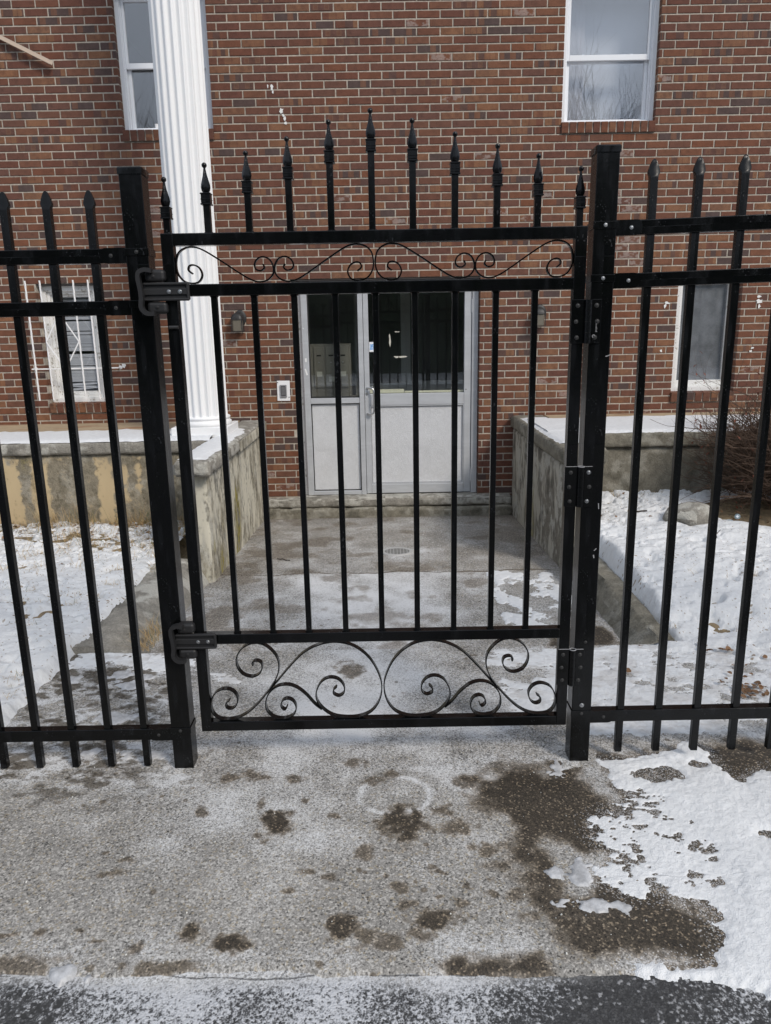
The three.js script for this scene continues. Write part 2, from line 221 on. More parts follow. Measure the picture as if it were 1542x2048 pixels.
// the rest of the pavement along the fence
const tileT = texture(1024, 1024, (i, j, o) => { const x = i / 1024 * 2, z = j / 1024 * 2; concrete(x, z, o, 0.45 + (fbm(x * 3, z * 3) - 0.5) * 0.5, 0); }, { bump: true });
const tileConc = new THREE.MeshStandardMaterial({ map: rep(tileT.map, 2, 2), bumpMap: rep(tileT.bump, 2, 2), bumpScale: 0.002, roughness: 0.93 });
for (const [a, b] of [[-14, PX0], [PX1, 14]]) top('pavement', sheet(a, b, -0.3, 0.92, 1, () => 0, null), tileConc, a < 0 ? 'pavement running on along the left fence' : 'pavement running on along the right fence', 'pavement', 'structure');

// asphalt verge at the bottom: salt-white grit over black asphalt
function asphalt(x, z, o, white) {
  cells(x * 135, z * 135); const t = CELL[2], e = sstep(0.02, 0.25, CELL[1] - CELL[0]); cells(x * 330, z * 330); const t2 = CELL[2];
  const n = fbm(x * 6, z * 6, 4), cov = clamp(white + (n - 0.5) * 1.3 + (t - 0.5) * 0.75 + (t2 - 0.5) * 0.8);
  let v = 0.028 + 0.05 * t * e + (t > 0.93 ? 0.16 : 0); const s = 0.80 * sstep(0.25, 1.0, cov) + 0.06 * t2 * sstep(0.1, 0.4, cov);
  o[0] = mix(v, 0.58, s); o[1] = mix(v, 0.59, s); o[2] = mix(v * 1.02, 0.61, s); o[3] = 0.3 + 0.45 * t * e + 0.25 * t2; o[4] = 0.9;
}
const asphMat = slabMat(PX0, PX1, 0.86, 1.97, 2048, 512, (x, z, o) => {
  const w = 0.74 - 0.72 * sstep(0.0, 0.5, x + (z - 1) * 0.8) - 0.55 * sstep(-0.66, -0.95, x - (z - 1) * 0.5) - 0.35 * Math.exp(-Math.pow((x + 0.7) / 0.09, 2) - Math.pow((z - 1.0) / 0.06, 2)) + 0.22 * Math.exp(-Math.pow((z - 0.93) / 0.03, 2)) * sstep(0.4, 0.1, x);
  asphalt(x, z, o, w);
  const e = sstep(0.975, 0.915, z - x * 0.02 + 0.07 * (fbm(x * 9, z * 9 + 3, 4) - 0.5)) * sstep(0.62, 0.1, x); if (e > 0) { const r = o[0], g = o[1], b = o[2], h = o[3]; concrete(x, z, o, 0.85, 0); o[0] = mix(r, o[0], e); o[1] = mix(g, o[1], e); o[2] = mix(b, o[2], e); o[3] = mix(h, o[3], e); }
  const ck = Math.abs(z - 0.926 - x * 0.02 - 0.03 * (fbm(x * 7, 4, 4) - 0.5)) < 0.0028 * sstep(0.35, 0.6, fbm(x * 5 + 2, 1, 3)) ? 0.35 : 1; o[0] *= ck; o[1] *= ck; o[2] *= ck; o[4] = 0.9;
}, 0.004);
top('road_verge', sheet(PX0, PX1, 0.86, 1.97, 0.012, (x, z) => -0.0085 + 0.004 * fbm(x * 40, z * 40, 3), null, uvIn(PX0, PX1, 0.86, 1.97)), asphMat, 'black asphalt crusted with white road salt', 'asphalt', 'structure');
const aT = texture(1024, 1024, (i, j, o) => { const x = i / 1024 * 3, z = j / 1024 * 3; asphalt(x, z, o, 0.15); }, { bump: true });
const road = new THREE.MeshStandardMaterial({ map: rep(aT.map, 3, 3), bumpMap: rep(aT.bump, 3, 3), bumpScale: 0.003, roughness: 0.9 });
for (const [a, b, c, d] of [[-60, PX0, 0.92, 1.97], [PX1, 60, 0.92, 1.97], [-60, 60, 1.97, 11]]) top('road', sheet(a, b, c, d, 5, () => -0.012, null), road, c > 1.5 ? 'asphalt street behind the viewer' : a < 0 ? 'asphalt verge along the left pavement' : 'asphalt verge along the right pavement', 'road', 'structure');

// ---------------------------------------------------------------- snow
const snT = texture(512, 512, (i, j, o) => { const x = i / 512, z = j / 512; const a = fbm(x * 40, z * 40, 4), b = hash(i, j); const v = 0.70 + (a - 0.5) * 0.12 + (b - 0.5) * 0.05; o[0] = v * 0.985; o[1] = v; o[2] = v * 1.012; o[3] = a * 0.7 + b * 0.3; }, { bump: true });
const lawnSnowT = texture(1024, 1024, (i, j, o) => { const x = i / 1024, z = j / 1024; const a = fbm(x * 60, z * 60, 4), b = hash(i, j), c = fbm(x * 5, z * 7, 3); const v = 0.70 + (a - 0.5) * 0.12 + (b - 0.5) * 0.05; let d = 0; cells(x * 90, z * 70); if (CELL[2] < 0.035 + 0.10 * sstep(0.5, 0.75, c)) d = sstep(0.42, 0.2, CELL[0]) * 0.75; cells(x * 34 + 5, z * 60); if (CELL[2] < 0.05 * sstep(0.4, 0.7, c)) d = Math.max(d, sstep(0.4, 0.25, CELL[0]) * 0.8); o[0] = mix(v * 0.985, 0.24, d); o[1] = mix(v, 0.17, d); o[2] = mix(v * 1.012, 0.10, d); o[3] = a * 0.7 + b * 0.3; }, { bump: true });
const lawnSnow = new THREE.MeshStandardMaterial({ map: rep(lawnSnowT.map, 1.0, 1.0), bumpMap: rep(lawnSnowT.bump, 1.0, 1.0), bumpScale: 0.008, roughness: 0.82 });
const snowMat = new THREE.MeshStandardMaterial({ map: rep(snT.map, 0.6, 0.6), bumpMap: rep(snT.bump, 0.6, 0.6), bumpScale: 0.006, roughness: 0.82 });
const slushT = texture(1024, 1024, (i, j, o) => { const x = i / 512, z = j / 512; const a = fbm(x * 40, z * 40, 4), b = hash(i, j), c = fbm(x * 7, z * 9, 4), d = fbm(x * 22 + 4, z * 28, 4), dirt = clamp(sstep(0.46, 0.70, c) * 0.6 + sstep(0.50, 0.72, d) * 0.5); const v = 0.70 + (a - 0.5) * 0.12 + (b - 0.5) * 0.05; o[0] = mix(v * 0.985, 0.46, dirt * 0.7); o[1] = mix(v, 0.44, dirt * 0.7); o[2] = mix(v * 1.012, 0.42, dirt * 0.7); o[3] = a * 0.7 + b * 0.3; }, { bump: true });
const slushMat = new THREE.MeshStandardMaterial({ map: rep(slushT.map, 1.2, 1.2), bumpMap: rep(slushT.bump, 1.2, 1.2), bumpScale: 0.005, roughness: 0.75 });
const iceT = texture(512, 512, (i, j, o) => { const x = i / 512, z = j / 512; const a = fbm(x * 30, z * 30, 4), b = hash(i, j + 9); const v = 0.46 + (a - 0.5) * 0.34 + (b - 0.5) * 0.08; o[0] = v * 0.99; o[1] = v; o[2] = v * 1.02; o[3] = a; }, { bump: true });
const iceMat = new THREE.MeshStandardMaterial({ map: rep(iceT.map, 0.5, 0.5), bumpMap: rep(iceT.bump, 0.5, 0.5), bumpScale: 0.003, roughness: 0.45 });
function snowDepth(x, z) {
  const wx = x + 0.05 * (fbm(x * 9 + 3, z * 9, 3) - 0.5) + 0.02 * (fbm(x * 40, z * 40 + 9, 3) - 0.5), wz = z + 0.05 * (fbm(x * 9, z * 9 + 70, 3) - 0.5) + 0.02 * (fbm(x * 40 + 50, z * 40, 3) - 0.5);
  let s = Math.max(polySD(SNOW_A, wx, wz), polySD(SNOW_B, wx, wz), polySD(SNOW_D, wx, wz), polySD(SNOW_F, wx, wz) - 0.004, polySD(BITS[0], x, z));
  if (s < -0.08) return -0.05;
  for (const h of SNOW_HOLES) s = Math.min(s, -ellSD(h, wx, wz) * 1.2);
  const fine = (fbm(x * 60, z * 60, 3) - 0.5) * 0.035;
  const sp = polySD(SPECK, wx, wz); let por = sstep(-0.08, 0.05, sp);
  if (z < -0.15 && z > -1.05 && x < 1.0) por = Math.max(por, 0.7); if (z < -0.18 && z > -0.97 && x > 1) por = Math.max(por, 0.68); if (x < 0) por = Math.max(por, 0.3);
  s += fine; if (por > 0) s = mix(s, Math.min(s, 0.010), por) + por * ((fbm((x + z * 0.5) * 55, (z - x * 0.4) * 95 + 5, 4) - 0.46) * 0.10 + (fbm(x * 17 + 9, z * 21, 4) - 0.47) * 0.14);
  if (s <= 0) return Math.max(s * 0.5, -0.05);
  const T = mix(0.006, 0.0025, por); return T * (1 - Math.exp(-s / 0.022)) + (1 - por) * (Math.min(s, 0.3) * 0.028 * (0.5 + fbm(x * 5, z * 5, 3)) + 0.005 * (fbm(x * 22, z * 22, 3) - 0.3) * sstep(0, 0.05, s));
}
const memo = (f) => { let lx, lz, lv; return (x, z) => { if (x === lx && z === lz) return lv; lx = x; lz = z; return (lv = f(x, z)); }; };
const SD = memo(snowDepth);
top('snow', sheet(-1.75, 2.1, -1.2, -0.14, 0.006, (x, z) => SD(x, z) - (z < -1.06 ? 0.06 : 0), (x, z) => SD(x, z) > -0.004, null), slushMat, 'dirty slush behind the fence and gate on the pavement', 'snow', 'stuff');
top('snow', sheet(-1.75, 2.1, -0.14, 1.12, 0.006, (x, z) => SD(x, z), (x, z) => SD(x, z) > -0.004, null), snowMat, 'melting snow on the pavement in front of the right fence', 'snow', 'stuff');
const ED = memo((x, z) => { let s = polySD(SNOW_E, x, z); if (s < -0.1) return -0.05; s = Math.min(s, 0.012) + (fbm(x * 11, z * 8, 4) - 0.55) * 0.26 + (fbm(x * 60, z * 45, 3) - 0.5) * 0.07; return s <= 0 ? Math.max(s, -0.05) * 0.5 : 0.006 * (1 - Math.exp(-s / 0.012)) + 0.03 * s; });
top('snow', sheet(0.5, 1.25, -2.56, -1.25, 0.0085, (x, z) => walkY(z) + ED(x, z), (x, z) => ED(x, z) > -0.004, null), snowMat, 'thin patchy snow on the walkway by the right side wall', 'snow', 'stuff');
const ID = memo((x, z) => { let s = -1; for (const e of ICE) s = Math.max(s, ellSD(e, x, z)); if (s < -0.04) return -0.05; s += (fbm(x * 26, z * 26, 4) - 0.5) * 0.10 + (fbm(x * 75, z * 75, 2) - 0.5) * 0.02; return s <= 0 ? Math.max(s, -0.05) : 0.005 * (1 - Math.exp(-s / 0.006)); });
top('ice', sheet(-1.62, 0.75, -0.95, 1.0, 0.008, (x, z) => ID(x, z), (x, z) => ID(x, z) > -0.003, null), iceMat, 'thin grey ice patches on the concrete pavement', 'ice', 'stuff');

// ---------------------------------------------------------------- lawns
const lawnT = texture(512, 512, (i, j, o) => { const x = i / 512, z = j / 512; const a = fbm(x * 24, z * 24, 4), b = fbm(x * 90, z * 30, 2); o[0] = 0.10 + 0.14 * a + 0.07 * b; o[1] = 0.080 + 0.10 * a + 0.05 * b; o[2] = 0.052 + 0.06 * a + 0.02 * b; o[3] = a; }, { bump: true });
const lawnMat = new THREE.MeshStandardMaterial({ map: rep(lawnT.map, 0.8, 0.8), bumpMap: rep(lawnT.bump, 0.8, 0.8), bumpScale: 0.02, roughness: 1 });
const kOutL = (z) => -1.545 - 0.075 * clamp((z + 2.34) / 1.28), kOutR = (z) => 1.39 + 0.08 * clamp((z + 2.53) / 1.47);
const lawnL = (x, z) => mix(0.020, 0.110, sstep(-0.3, -2.2, z)) + 0.02 * sstep(-2, -3.2, z) + 0.018 * (fbm(x * 3, z * 3, 3) - 0.5);
const lawnR = (x, z) => { const k = z > -0.75 ? -0.04 : z > -1.6 ? mix(-0.03, 0.165, sstep(-0.75, -1.75, z)) : mix(0.157, 0.30, (-1.6 - z) / 1.7); const edge = sstep(1.28, 1.5, x); return (z > -1.05 ? mix(-0.03, k, edge) : k - 0.12 * sstep(kOutR(z) + 0.05, kOutR(z) - 0.03, x)) + 0.02 * (fbm(x * 3 + 50, z * 3, 3) - 0.5); };
top('lawn', sheet(-9, -1.40, -3.4, -0.12, 0.1, (x, z) => lawnL(x, z) - 0.012 - (x > kOutL(z) ? 0.10 : 0) - (z > -1.06 ? 0.25 * sstep(-1.72, -1.62, x) : 0)), lawnMat, 'left front lawn of dead winter grass', 'lawn', 'structure');
top('lawn', sheet(1.40, 9, -3.4, -0.12, 0.06, (x, z) => lawnR(x, z) - 0.012 - (z > -2.55 && z < -1.0 ? 0.15 * sstep(kOutR(z) + 0.03, kOutR(z) - 0.02, x) : 0)), lawnMat, 'right front lawn of dead winter grass', 'lawn', 'structure');
const TUFTS_L = [[-1.69,-1.85,1.3],[-1.69,-1.63,.8],[-2.15,-1.74,.7],[-2.03,-1.89,.5],[-2.47,-2.45,1],[-1.75,-2.12,.7],[-2.31,-1.77,.7],[-1.91,-1.26,.6],[-1.82,-1.56,.5],[-1.67,-1.32,.4],[-1.83,-0.86,.8],[-1.75,-0.75,.9],[-2.38,-2.82,1],[-1.96,-3.01,1],[-1.63,-2.65,1.2],[-2.04,-2.60,1],[-2.83,-3.07,.8],[-1.55,-2.4,1],[-1.7,-2.9,1.2]];
const TUFTS_R = [[1.82,-1.68,.9],[2.14,-1.62,.7],[1.59,-2.05,.5],[2.05,-3.18,.7],[1.82,-3.23,.7],[2.20,-3.25,.6],[1.94,-1.26,.8],[1.52,-1.17,.5],[2.34,-2.34,.7],[1.62,-2.48,.6],[1.9,-2.9,.6],[2.2,-2.0,.4],[1.45,-2.6,.5]];
const holes = (T, x, z) => { let h = 0; for (const t of T) { const d = Math.hypot(x - t[0], (z - t[1]) * 1.2); if (d < 0.12) h = Math.max(h, (1 - d / (0.07 * t[2])) * 0.03); } return h; };
const snowL = memo((x, z) => { const rough = sstep(-2.15, -2.75, z); let t = 0.016 + 0.032 * (fbm(x * 2.2, z * 4.5, 3) - 0.35) + 0.034 * (fbm(x * 9, z * 16, 4) - 0.5) - rough * (0.010 + 0.28 * Math.max(0, fbm(x * 30 + 3, z * 36, 4) - 0.53) + 0.10 * Math.max(0, fbm(x * 7 + 3, z * 9, 3) - 0.55)) - 0.16 * Math.max(0, fbm(x * 10, z * 13 + 30, 4) - 0.565) - holes(TUFTS_L, x, z); const e = z > -1.09 ? 1 : (kOutL(z) + 0.012 - x) + 0.025 * (noise(z * 20, 1) - 0.5); if (e < 0.03) t = Math.min(t, e * 0.9 + 0.003); return t; });
top('snow', sheet(-9, -3.4, -3.28, -0.14, 0.1, (x, z) => lawnL(x, z) + 0.02 + 0.02 * noise(x * 3, z * 5)), snowMat, 'snow over the far left lawn', 'snow', 'stuff');
top('snow', sheet(-3.4, -1.44, -3.28, -0.14, 0.0125, (x, z) => mix(lawnL(x, z) + (x > -1.54 && z < -2.3 ? 0.0 : snowL(x, z)), -0.015, z > -1.09 ? sstep(-1.655, -1.59, x + 0.02 * (noise(z * 25, 3) - 0.5)) : 0), (x, z) => snowL(x, z) > -0.01, null), lawnSnow, 'crusty snow over the left lawn with dead grass poking through', 'snow', 'stuff');
const snowR = memo((x, z) => { const rough = sstep(-2.5, -2.85, z); let t = 0.022 + 0.045 * (fbm(x * 2.6 + 7, z * 4.4, 3) - 0.42) + 0.034 * (fbm(x * 9, z * 14, 4) - 0.5) - rough * 0.18 * Math.max(0, fbm(x * 15 + 3, z * 19, 4) - 0.5) - 0.16 * Math.max(0, fbm(x * 11 + 30, z * 14, 4) - 0.60) - holes(TUFTS_R, x, z) - 0.10 * sstep(0.42, 0.25, Math.hypot((x - 2.75) * 0.9, z + 2.78)) - 0.06 * sstep(1.55, 1.8, x) * sstep(-1.05, -0.85, z) * sstep(0.42, 0.62, fbm(x * 8, z * 8, 4)) * (z > -1.3 ? 1 : 0); const e = z < -1.04 ? x - kOutR(z) + 0.015 + 0.025 * (noise(z * 18, 4) - 0.5) : 1; if (e < 0.04) t = Math.min(t, e * 0.8 + 0.004); return t; });
top('snow', sheet(3.3, 9, -3.28, -0.9, 0.1, (x, z) => lawnR(x, z) + 0.02 + 0.02 * noise(x * 3, z * 5)), snowMat, 'snow over the far right lawn', 'snow', 'stuff');
top('snow', sheet(1.30, 3.3, -3.28, -0.60, 0.0125, (x, z) => lawnR(x, z) + snowR(x, z), (x, z) => snowR(x, z) > -0.01, null), lawnSnow, 'uneven snow bank over the right lawn', 'snow', 'stuff');

// dead grass blades and leaf litter
function blades(name, label, list, material) {
  const g = new THREE.BufferGeometry(); g.setAttribute('position', new THREE.Float32BufferAttribute([-0.5, 0, 0, 0.5, 0, 0, -0.35, 0.5, 0.12, 0.35, 0.5, 0.12, 0, 1, 0.42], 3)); g.setIndex([0, 1, 2, 1, 3, 2, 2, 3, 4]); g.computeVertexNormals();
  const im = new THREE.InstancedMesh(g, material, list.length); im.name = numbered(name); const m = new THREE.Matrix4(), q = new THREE.Quaternion(), e = new THREE.Euler(), c = new THREE.Color();
  list.forEach((b, i) => { e.set(b.lean, b.turn, 0, 'YXZ'); q.setFromEuler(e); m.compose(new THREE.Vector3(b.x, b.y, b.z), q, new THREE.Vector3(b.w, b.h, b.h)); im.setMatrixAt(i, m); im.setColorAt(i, c.setRGB(...b.c)); });
  im.castShadow = im.receiveShadow = true; im.userData = { label, category: 'grass', kind: 'stuff' }; scene.add(im);
}
const bladeMat = new THREE.MeshStandardMaterial({ color: 0xffffff, roughness: 0.9, side: THREE.DoubleSide });
const straw = () => { const k = rnd(); return k < 0.12 ? [0.07, 0.10, 0.03] : [0.30 + 0.2 * k, 0.21 + 0.14 * k, 0.10 + 0.07 * k]; };
{
  const mk = (T, yf, extra) => { const L = []; for (const [x, z, s] of T) for (let i = 0; i < 46 * s; i++) { const a = rr(0, 6.28), d = Math.sqrt(rnd()) * 0.075 * s, px = x + Math.cos(a) * d, pz = z + Math.sin(a) * d; L.push({ x: px, z: pz, y: yf(px, pz) - 0.005, h: rr(0.03, 0.075) * (0.6 + 0.5 * s), w: rr(0.0016, 0.003), lean: rr(0.2, 1.35), turn: rr(0, 6.28), c: straw() }); } return L.concat(extra()); };
  blades('dead_grass', 'dead straw-coloured grass tufts in the left lawn snow', mk(TUFTS_L, lawnL, () => { const L = []; for (let i = 0; i < 6500; i++) { const near = rnd(), x = -1.5 - Math.pow(rnd(), 1.2) * 2.1, z = -3.25 + near * near * 1.25; if (fbm(x * 8 + 2, z * 8, 3) < 0.40) continue; L.push({ x, z, y: lawnL(x, z), h: rr(0.03, 0.11), w: rr(0.0016, 0.0036), lean: rr(0.3, 1.5), turn: rr(0, 6.28), c: straw() }); }
    for (let i = 0; i < 520; i++) { const x = i % 2 ? rr(-2.75, -2.3) : rr(-2.15, -1.5), z = rr(-3.26, -3.12); L.push({ x, z, y: lawnL(x, z), h: rr(0.10, 0.30) * (0.6 + 0.5 * rnd()), w: rr(0.0014, 0.0028), lean: rr(0.05, 0.6), turn: rr(0, 6.28), c: straw() }); }
    for (let i = 0; i < 4200; i++) { const x = rr(-3.2, -1.66), z = rr(-2.5, -0.2); if (fbm(x * 6, z * 6 + 9, 3) < 0.54) continue; L.push({ x, z, y: lawnL(x, z) + 0.008, h: rr(0.025, 0.06), w: rr(0.0012, 0.0024), lean: rr(0.2, 1.4), turn: rr(0, 6.28), c: straw() }); }
    for (let i = 0; i < 260; i++) { const x = rr(-1.32, -1.22), z = rr(-1.4, -1.06); L.push({ x, z, y: 0.0, h: rr(0.04, 0.13), w: rr(0.0014, 0.0028), lean: rr(0.1, 0.9), turn: rr(0, 6.28), c: straw() }); } return L; }), bladeMat);
  blades('dead_grass', 'dead brown grass tufts in the right lawn snow', mk(TUFTS_R, lawnR, () => { const L = []; for (let i = 0; i < 900; i++) { const x = 1.45 + rnd() * 1.9, z = -3.25 + Math.pow(rnd(), 2.4) * 1.9; L.push({ x, z, y: lawnR(x, z), h: rr(0.02, 0.07), w: rr(0.0014, 0.0028), lean: rr(0.3, 1.5), turn: rr(0, 6.28), c: straw() }); } for (let i = 0; i < 2400; i++) { const x = rr(1.5, 3.2), z = rr(-2.6, -0.9); if (fbm(x * 6, z * 6 + 40, 3) < 0.56) continue; L.push({ x, z, y: lawnR(x, z) + 0.012, h: rr(0.02, 0.07), w: rr(0.0012, 0.002), lean: rr(0.3, 1.4), turn: rr(0, 6.28), c: [0.2, 0.13, 0.07] }); } return L; }), bladeMat);
}
{
  const g = new THREE.BufferGeometry(); const P = [], I = []; for (let i = 0; i < 5; i++) { const t = i / 4, w = Math.sin(Math.PI * (0.08 + 0.84 * t)) * 0.5; P.push(-w * 0.8, 0.18 * w, t - 0.5, 0, 0.05 * Math.sin(t * 6), t - 0.5, w * 0.8, 0.22 * w, t - 0.5); if (i < 4) { const a = i * 3; I.push(a, a + 3, a + 1, a + 1, a + 3, a + 4, a + 1, a + 4, a + 2, a + 2, a + 4, a + 5); } } g.setAttribute('position', new THREE.Float32BufferAttribute(P, 3)); g.setIndex(I); g.computeVertexNormals();
  const spots = []; const add = (n, x0, x1, z0, z1, yf) => { for (let i = 0; i < n; i++) { const x = rr(x0, x1), z = rr(z0, z1); spots.push([x, yf(x, z), z]); } };
  add(70, -2.9, -1.5, -3.24, -2.75, (x, z) => lawnL(x, z) + 0.015); add(34, -3.1, -1.5, -3.26, -3.1, (x, z) => lawnL(x, z) + 0.01); add(14, -3, -1.6, -2.6, -0.4, (x, z) => lawnL(x, z) + 0.028);
  add(75, 2.3, 3.2, -3.0, -2.45, (x, z) => lawnR(x, z) + 0.012); add(16, 1.45, 2.4, -3.25, -2.6, (x, z) => lawnR(x, z) + 0.02); add(26, 1.5, 1.85, -1.05, -0.3, () => 0.014); add(30, 1.53, 1.68, -0.6, -0.46, () => 0.008); add(22, 1.56, 1.72, -1.02, -0.9, () => 0.02); add(5, 0.9, 1.5, -1, -0.3, () => 0.012);
  const im = new THREE.InstancedMesh(g, new THREE.MeshStandardMaterial({ color: 0xffffff, roughness: 0.85, side: THREE.DoubleSide }), spots.length); im.name = 'fallen_leaves'; const m = new THREE.Matrix4(), q = new THREE.Quaternion(), e = new THREE.Euler(), c = new THREE.Color();
  spots.forEach(([x, y, z], i) => { e.set(rr(-0.5, 0.5), rr(0, 6.28), rr(-0.5, 0.5)); q.setFromEuler(e); const s = rr(0.012, 0.034); m.compose(new THREE.Vector3(x, y + s * 0.1, z), q, new THREE.Vector3(s, s * 1.4, s)); im.setMatrixAt(i, m); const k = rnd(); im.setColorAt(i, c.setRGB(0.12 + 0.13 * k, 0.065 + 0.075 * k, 0.032 + 0.04 * k)); });
  im.castShadow = im.receiveShadow = true; im.userData = { label: 'brown fallen leaves lying on the lawns and in the snow', category: 'leaves', kind: 'stuff' }; scene.add(im);
}

// ---------------------------------------------------------------- the brick building
const WZ = -4.6, COURSE = 0.0654, LINE0 = 3.622, PITCH = 0.2006, BW = 0.1896, BH = 0.0545;
const snap = (y) => LINE0 + Math.round((y - LINE0) / COURSE) * COURSE;
const OPEN = {
  door: { x0: -0.83, x1: 0.905, y0: 0.02, y1: snap(2.05), b0: -0.3 },
  ul: { x0: -2.227, x1: -1.441, y0: 3.325, y1: snap(4.40) }, ur: { x0: 1.597, x1: 2.410, y0: 3.325, y1: snap(4.40) },
  ll: { x0: -3.155, x1: -2.612, y0: 0.975, y1: snap(2.05) }, lr: { x0: 2.722, x1: 3.312, y0: 0.975, y1: snap(2.05) },
};
for (const k in OPEN) { const o = OPEN[k]; if (o.b0 === undefined) o.b0 = snap(o.y0 - 0.09); }
const building = thing('brick_building', 'dark brown brick building with white windows and a metal entrance door', 'building', [0, 0, 0]);
const mortarT = texture(512, 512, (i, j, o) => { const x = i / 512, y = j / 512, a = fbm(x * 30, y * 30, 4), b = hash(i, j), c = fbm(x * 4, y * 4, 3); const v = 0.41 + (a - 0.5) * 0.24 + (b - 0.5) * 0.09 + (c - 0.5) * 0.18; o[0] = v * 1.06; o[1] = v * 0.95; o[2] = v * 0.80; o[3] = a * 0.6 + b * 0.4; }, { bump: true });
const mortarMat = new THREE.MeshStandardMaterial({ map: rep(mortarT.map, 0.5, 0.5), bumpMap: rep(mortarT.bump, 0.5, 0.5), bumpScale: 0.003, roughness: 0.97 });
let wall;
{
  const s = new THREE.Shape([[-6.7, -0.4], [6.7, -0.4], [6.7, 6.2], [-6.7, 6.2]].map(p => new THREE.Vector2(...p)));
  for (const o of Object.values(OPEN)) { const e = 0.004; s.holes.push(new THREE.Path([[o.x0 - e, o.b0], [o.x0 - e, o.y1 + e], [o.x1 + e, o.y1 + e], [o.x1 + e, o.b0]].map(p => new THREE.Vector2(...p)))); }
  const g = new THREE.ExtrudeGeometry(s, { depth: 0.24, bevelEnabled: false }); g.translate(0, 0, WZ - 0.2455); wall = part('wall', metric(g), mortarMat, building);
}
// brick faces: 128 different ones in one sheet
const ACOLS = 8, AROWS = 16;
const brickT = texture(2048, 1024, (i, j, o) => {
  const cx = i >> 8, cy = j >> 6, id = cy * ACOLS + cx, u = (i & 255) / 255, v = (j & 63) / 63, k = hash(id, 3), a = hash(id, 11), b = hash(id, 17), X = u * 0.19, Y = v * 0.055;
  const g1 = noise(i * 0.55, j * 0.22), g2 = noise(i * 0.9 + 50, j * 0.9), big = fbm(X * 30 + id * 7, Y * 30, 3), pit = noise(i * 0.35 + 9, j * 0.35);
  let r = 0.146 + 0.050 * (a - 0.5), g = 0.060 + 0.018 * (a - 0.5) + 0.010 * (b - 0.5), bl = 0.036 + 0.010 * (b - 0.5);
  const tan = [0.27, 0.142, 0.070], dark = [0.070, 0.050, 0.047]; let t = 0, d = 0;
  if (k > 0.74 && k < 0.80) t = 0.18 + 0.35 * big;
  else if (k >= 0.80 && k < 0.90) { const n = 3 + Math.floor(b * 3), ph = u * n + a * 3, f = hash(id, Math.floor(ph) + 40); t = f > 0.5 ? 0.55 * f : 0; d = f < 0.2 ? 0.55 : 0; const e = ph - Math.floor(ph); t *= sstep(0, 0.12, e) * sstep(1, 0.88, e); }
  else if (k >= 0.90 && k < 0.955) { d = 0.85; const n = 4, ph = u * n + b, f = hash(id, Math.floor(ph) + 70); if (f > 0.75) { d = 0.15; t = 0.2; } }
  else if (k >= 0.955) { d = 0.35; for (const c of [0.24, 0.72]) { const q = Math.max(Math.abs((u - c) * 3.46), Math.abs(v - 0.5)); t = Math.max(t, sstep(0.10, 0.03, Math.abs(q - 0.30)) * 0.5); if (q < 0.22) { d = 0.1; t = 0.1; } } }
  r = mix(mix(r, tan[0], t), dark[0], d); g = mix(mix(g, tan[1], t), dark[1], d); bl = mix(mix(bl, tan[2], t), dark[2], d);
  let m = 0.78 + 0.42 * (g1 * 0.5 + g2 * 0.5) + (big - 0.5) * 0.45; if (pit > 0.80) m *= 0.62;
  if (id >= 120) { const q = sstep(0.40, 0.62, fbm(X * 26 + id * 3, Y * 40, 4)) * 0.42; r = mix(r, 0.42, q); g = mix(g, 0.37, q); bl = mix(bl, 0.34, q); }
  const ed = Math.min(u * 3.46, (1 - u) * 3.46, v, 1 - v), sm = sstep(0.10, 0.0, ed) * sstep(0.52, 0.75, fbm(X * 60 + id, Y * 60 + 3, 3)) * 0.7;
  o[0] = mix(r * m, 0.34, sm); o[1] = mix(g * m, 0.31, sm); o[2] = mix(bl * m, 0.27, sm); o[3] = 0.5 + (g1 - 0.5) * 0.4 + (g2 - 0.5) * 0.3 - (pit > 0.8 ? 0.35 : 0);
}, { bump: true });
const brickMat = new THREE.MeshStandardMaterial({ map: brickT.map, bumpMap: brickT.bump, bumpScale: 0.0022, roughness: 0.92 });
function brickInto(A, w, h, d, cell, ox, oy, oz, tilt = 0) {
  const c = 0.0028, W = w / 2, H = h / 2, cu = (cell % ACOLS) / ACOLS, cv = Math.floor(cell / ACOLS) / AROWS, ct = Math.cos(tilt), st = Math.sin(tilt);
  const P = (x, y, z) => [x * ct - y * st + ox, x * st + y * ct + oy, z + oz], UV = (x, y) => [cu + (0.02 + 0.96 * clamp(x / w + 0.5)) / ACOLS, cv + (0.04 + 0.92 * clamp(y / h + 0.5)) / AROWS];
  const quad = (p, n, q) => { const uv = q || p; for (const k of [0, 1, 2, 0, 2, 3]) { A.p.push(...P(...p[k])); A.n.push(...n); A.u.push(...UV(uv[k][0], uv[k][1])); } };
  const F = [[-W + c, -H + c, 0], [W - c, -H + c, 0], [W - c, H - c, 0], [-W + c, H - c, 0]], M = [[-W, -H, -c], [W, -H, -c], [W, H, -c], [-W, H, -c]], B = [[-W, -H, -d], [W, -H, -d], [W, H, -d], [-W, H, -d]], q = Math.SQRT1_2;
  quad(F, [0, 0, 1]);
  const N = [[0, -1], [1, 0], [0, 1], [-1, 0]];
  for (let i = 0; i < 4; i++) { const j = (i + 1) % 4, n = N[i]; quad([M[i], M[j], F[j], F[i]], [n[0] * q, n[1] * q, q]); quad([B[i], B[j], M[j], M[i]], [n[0], n[1], 0], [[B[i][0] - n[0] * d, B[i][1] - n[1] * d * 0.4], [B[j][0] - n[0] * d, B[j][1] - n[1] * d * 0.4], M[j], M[i]]); }
}
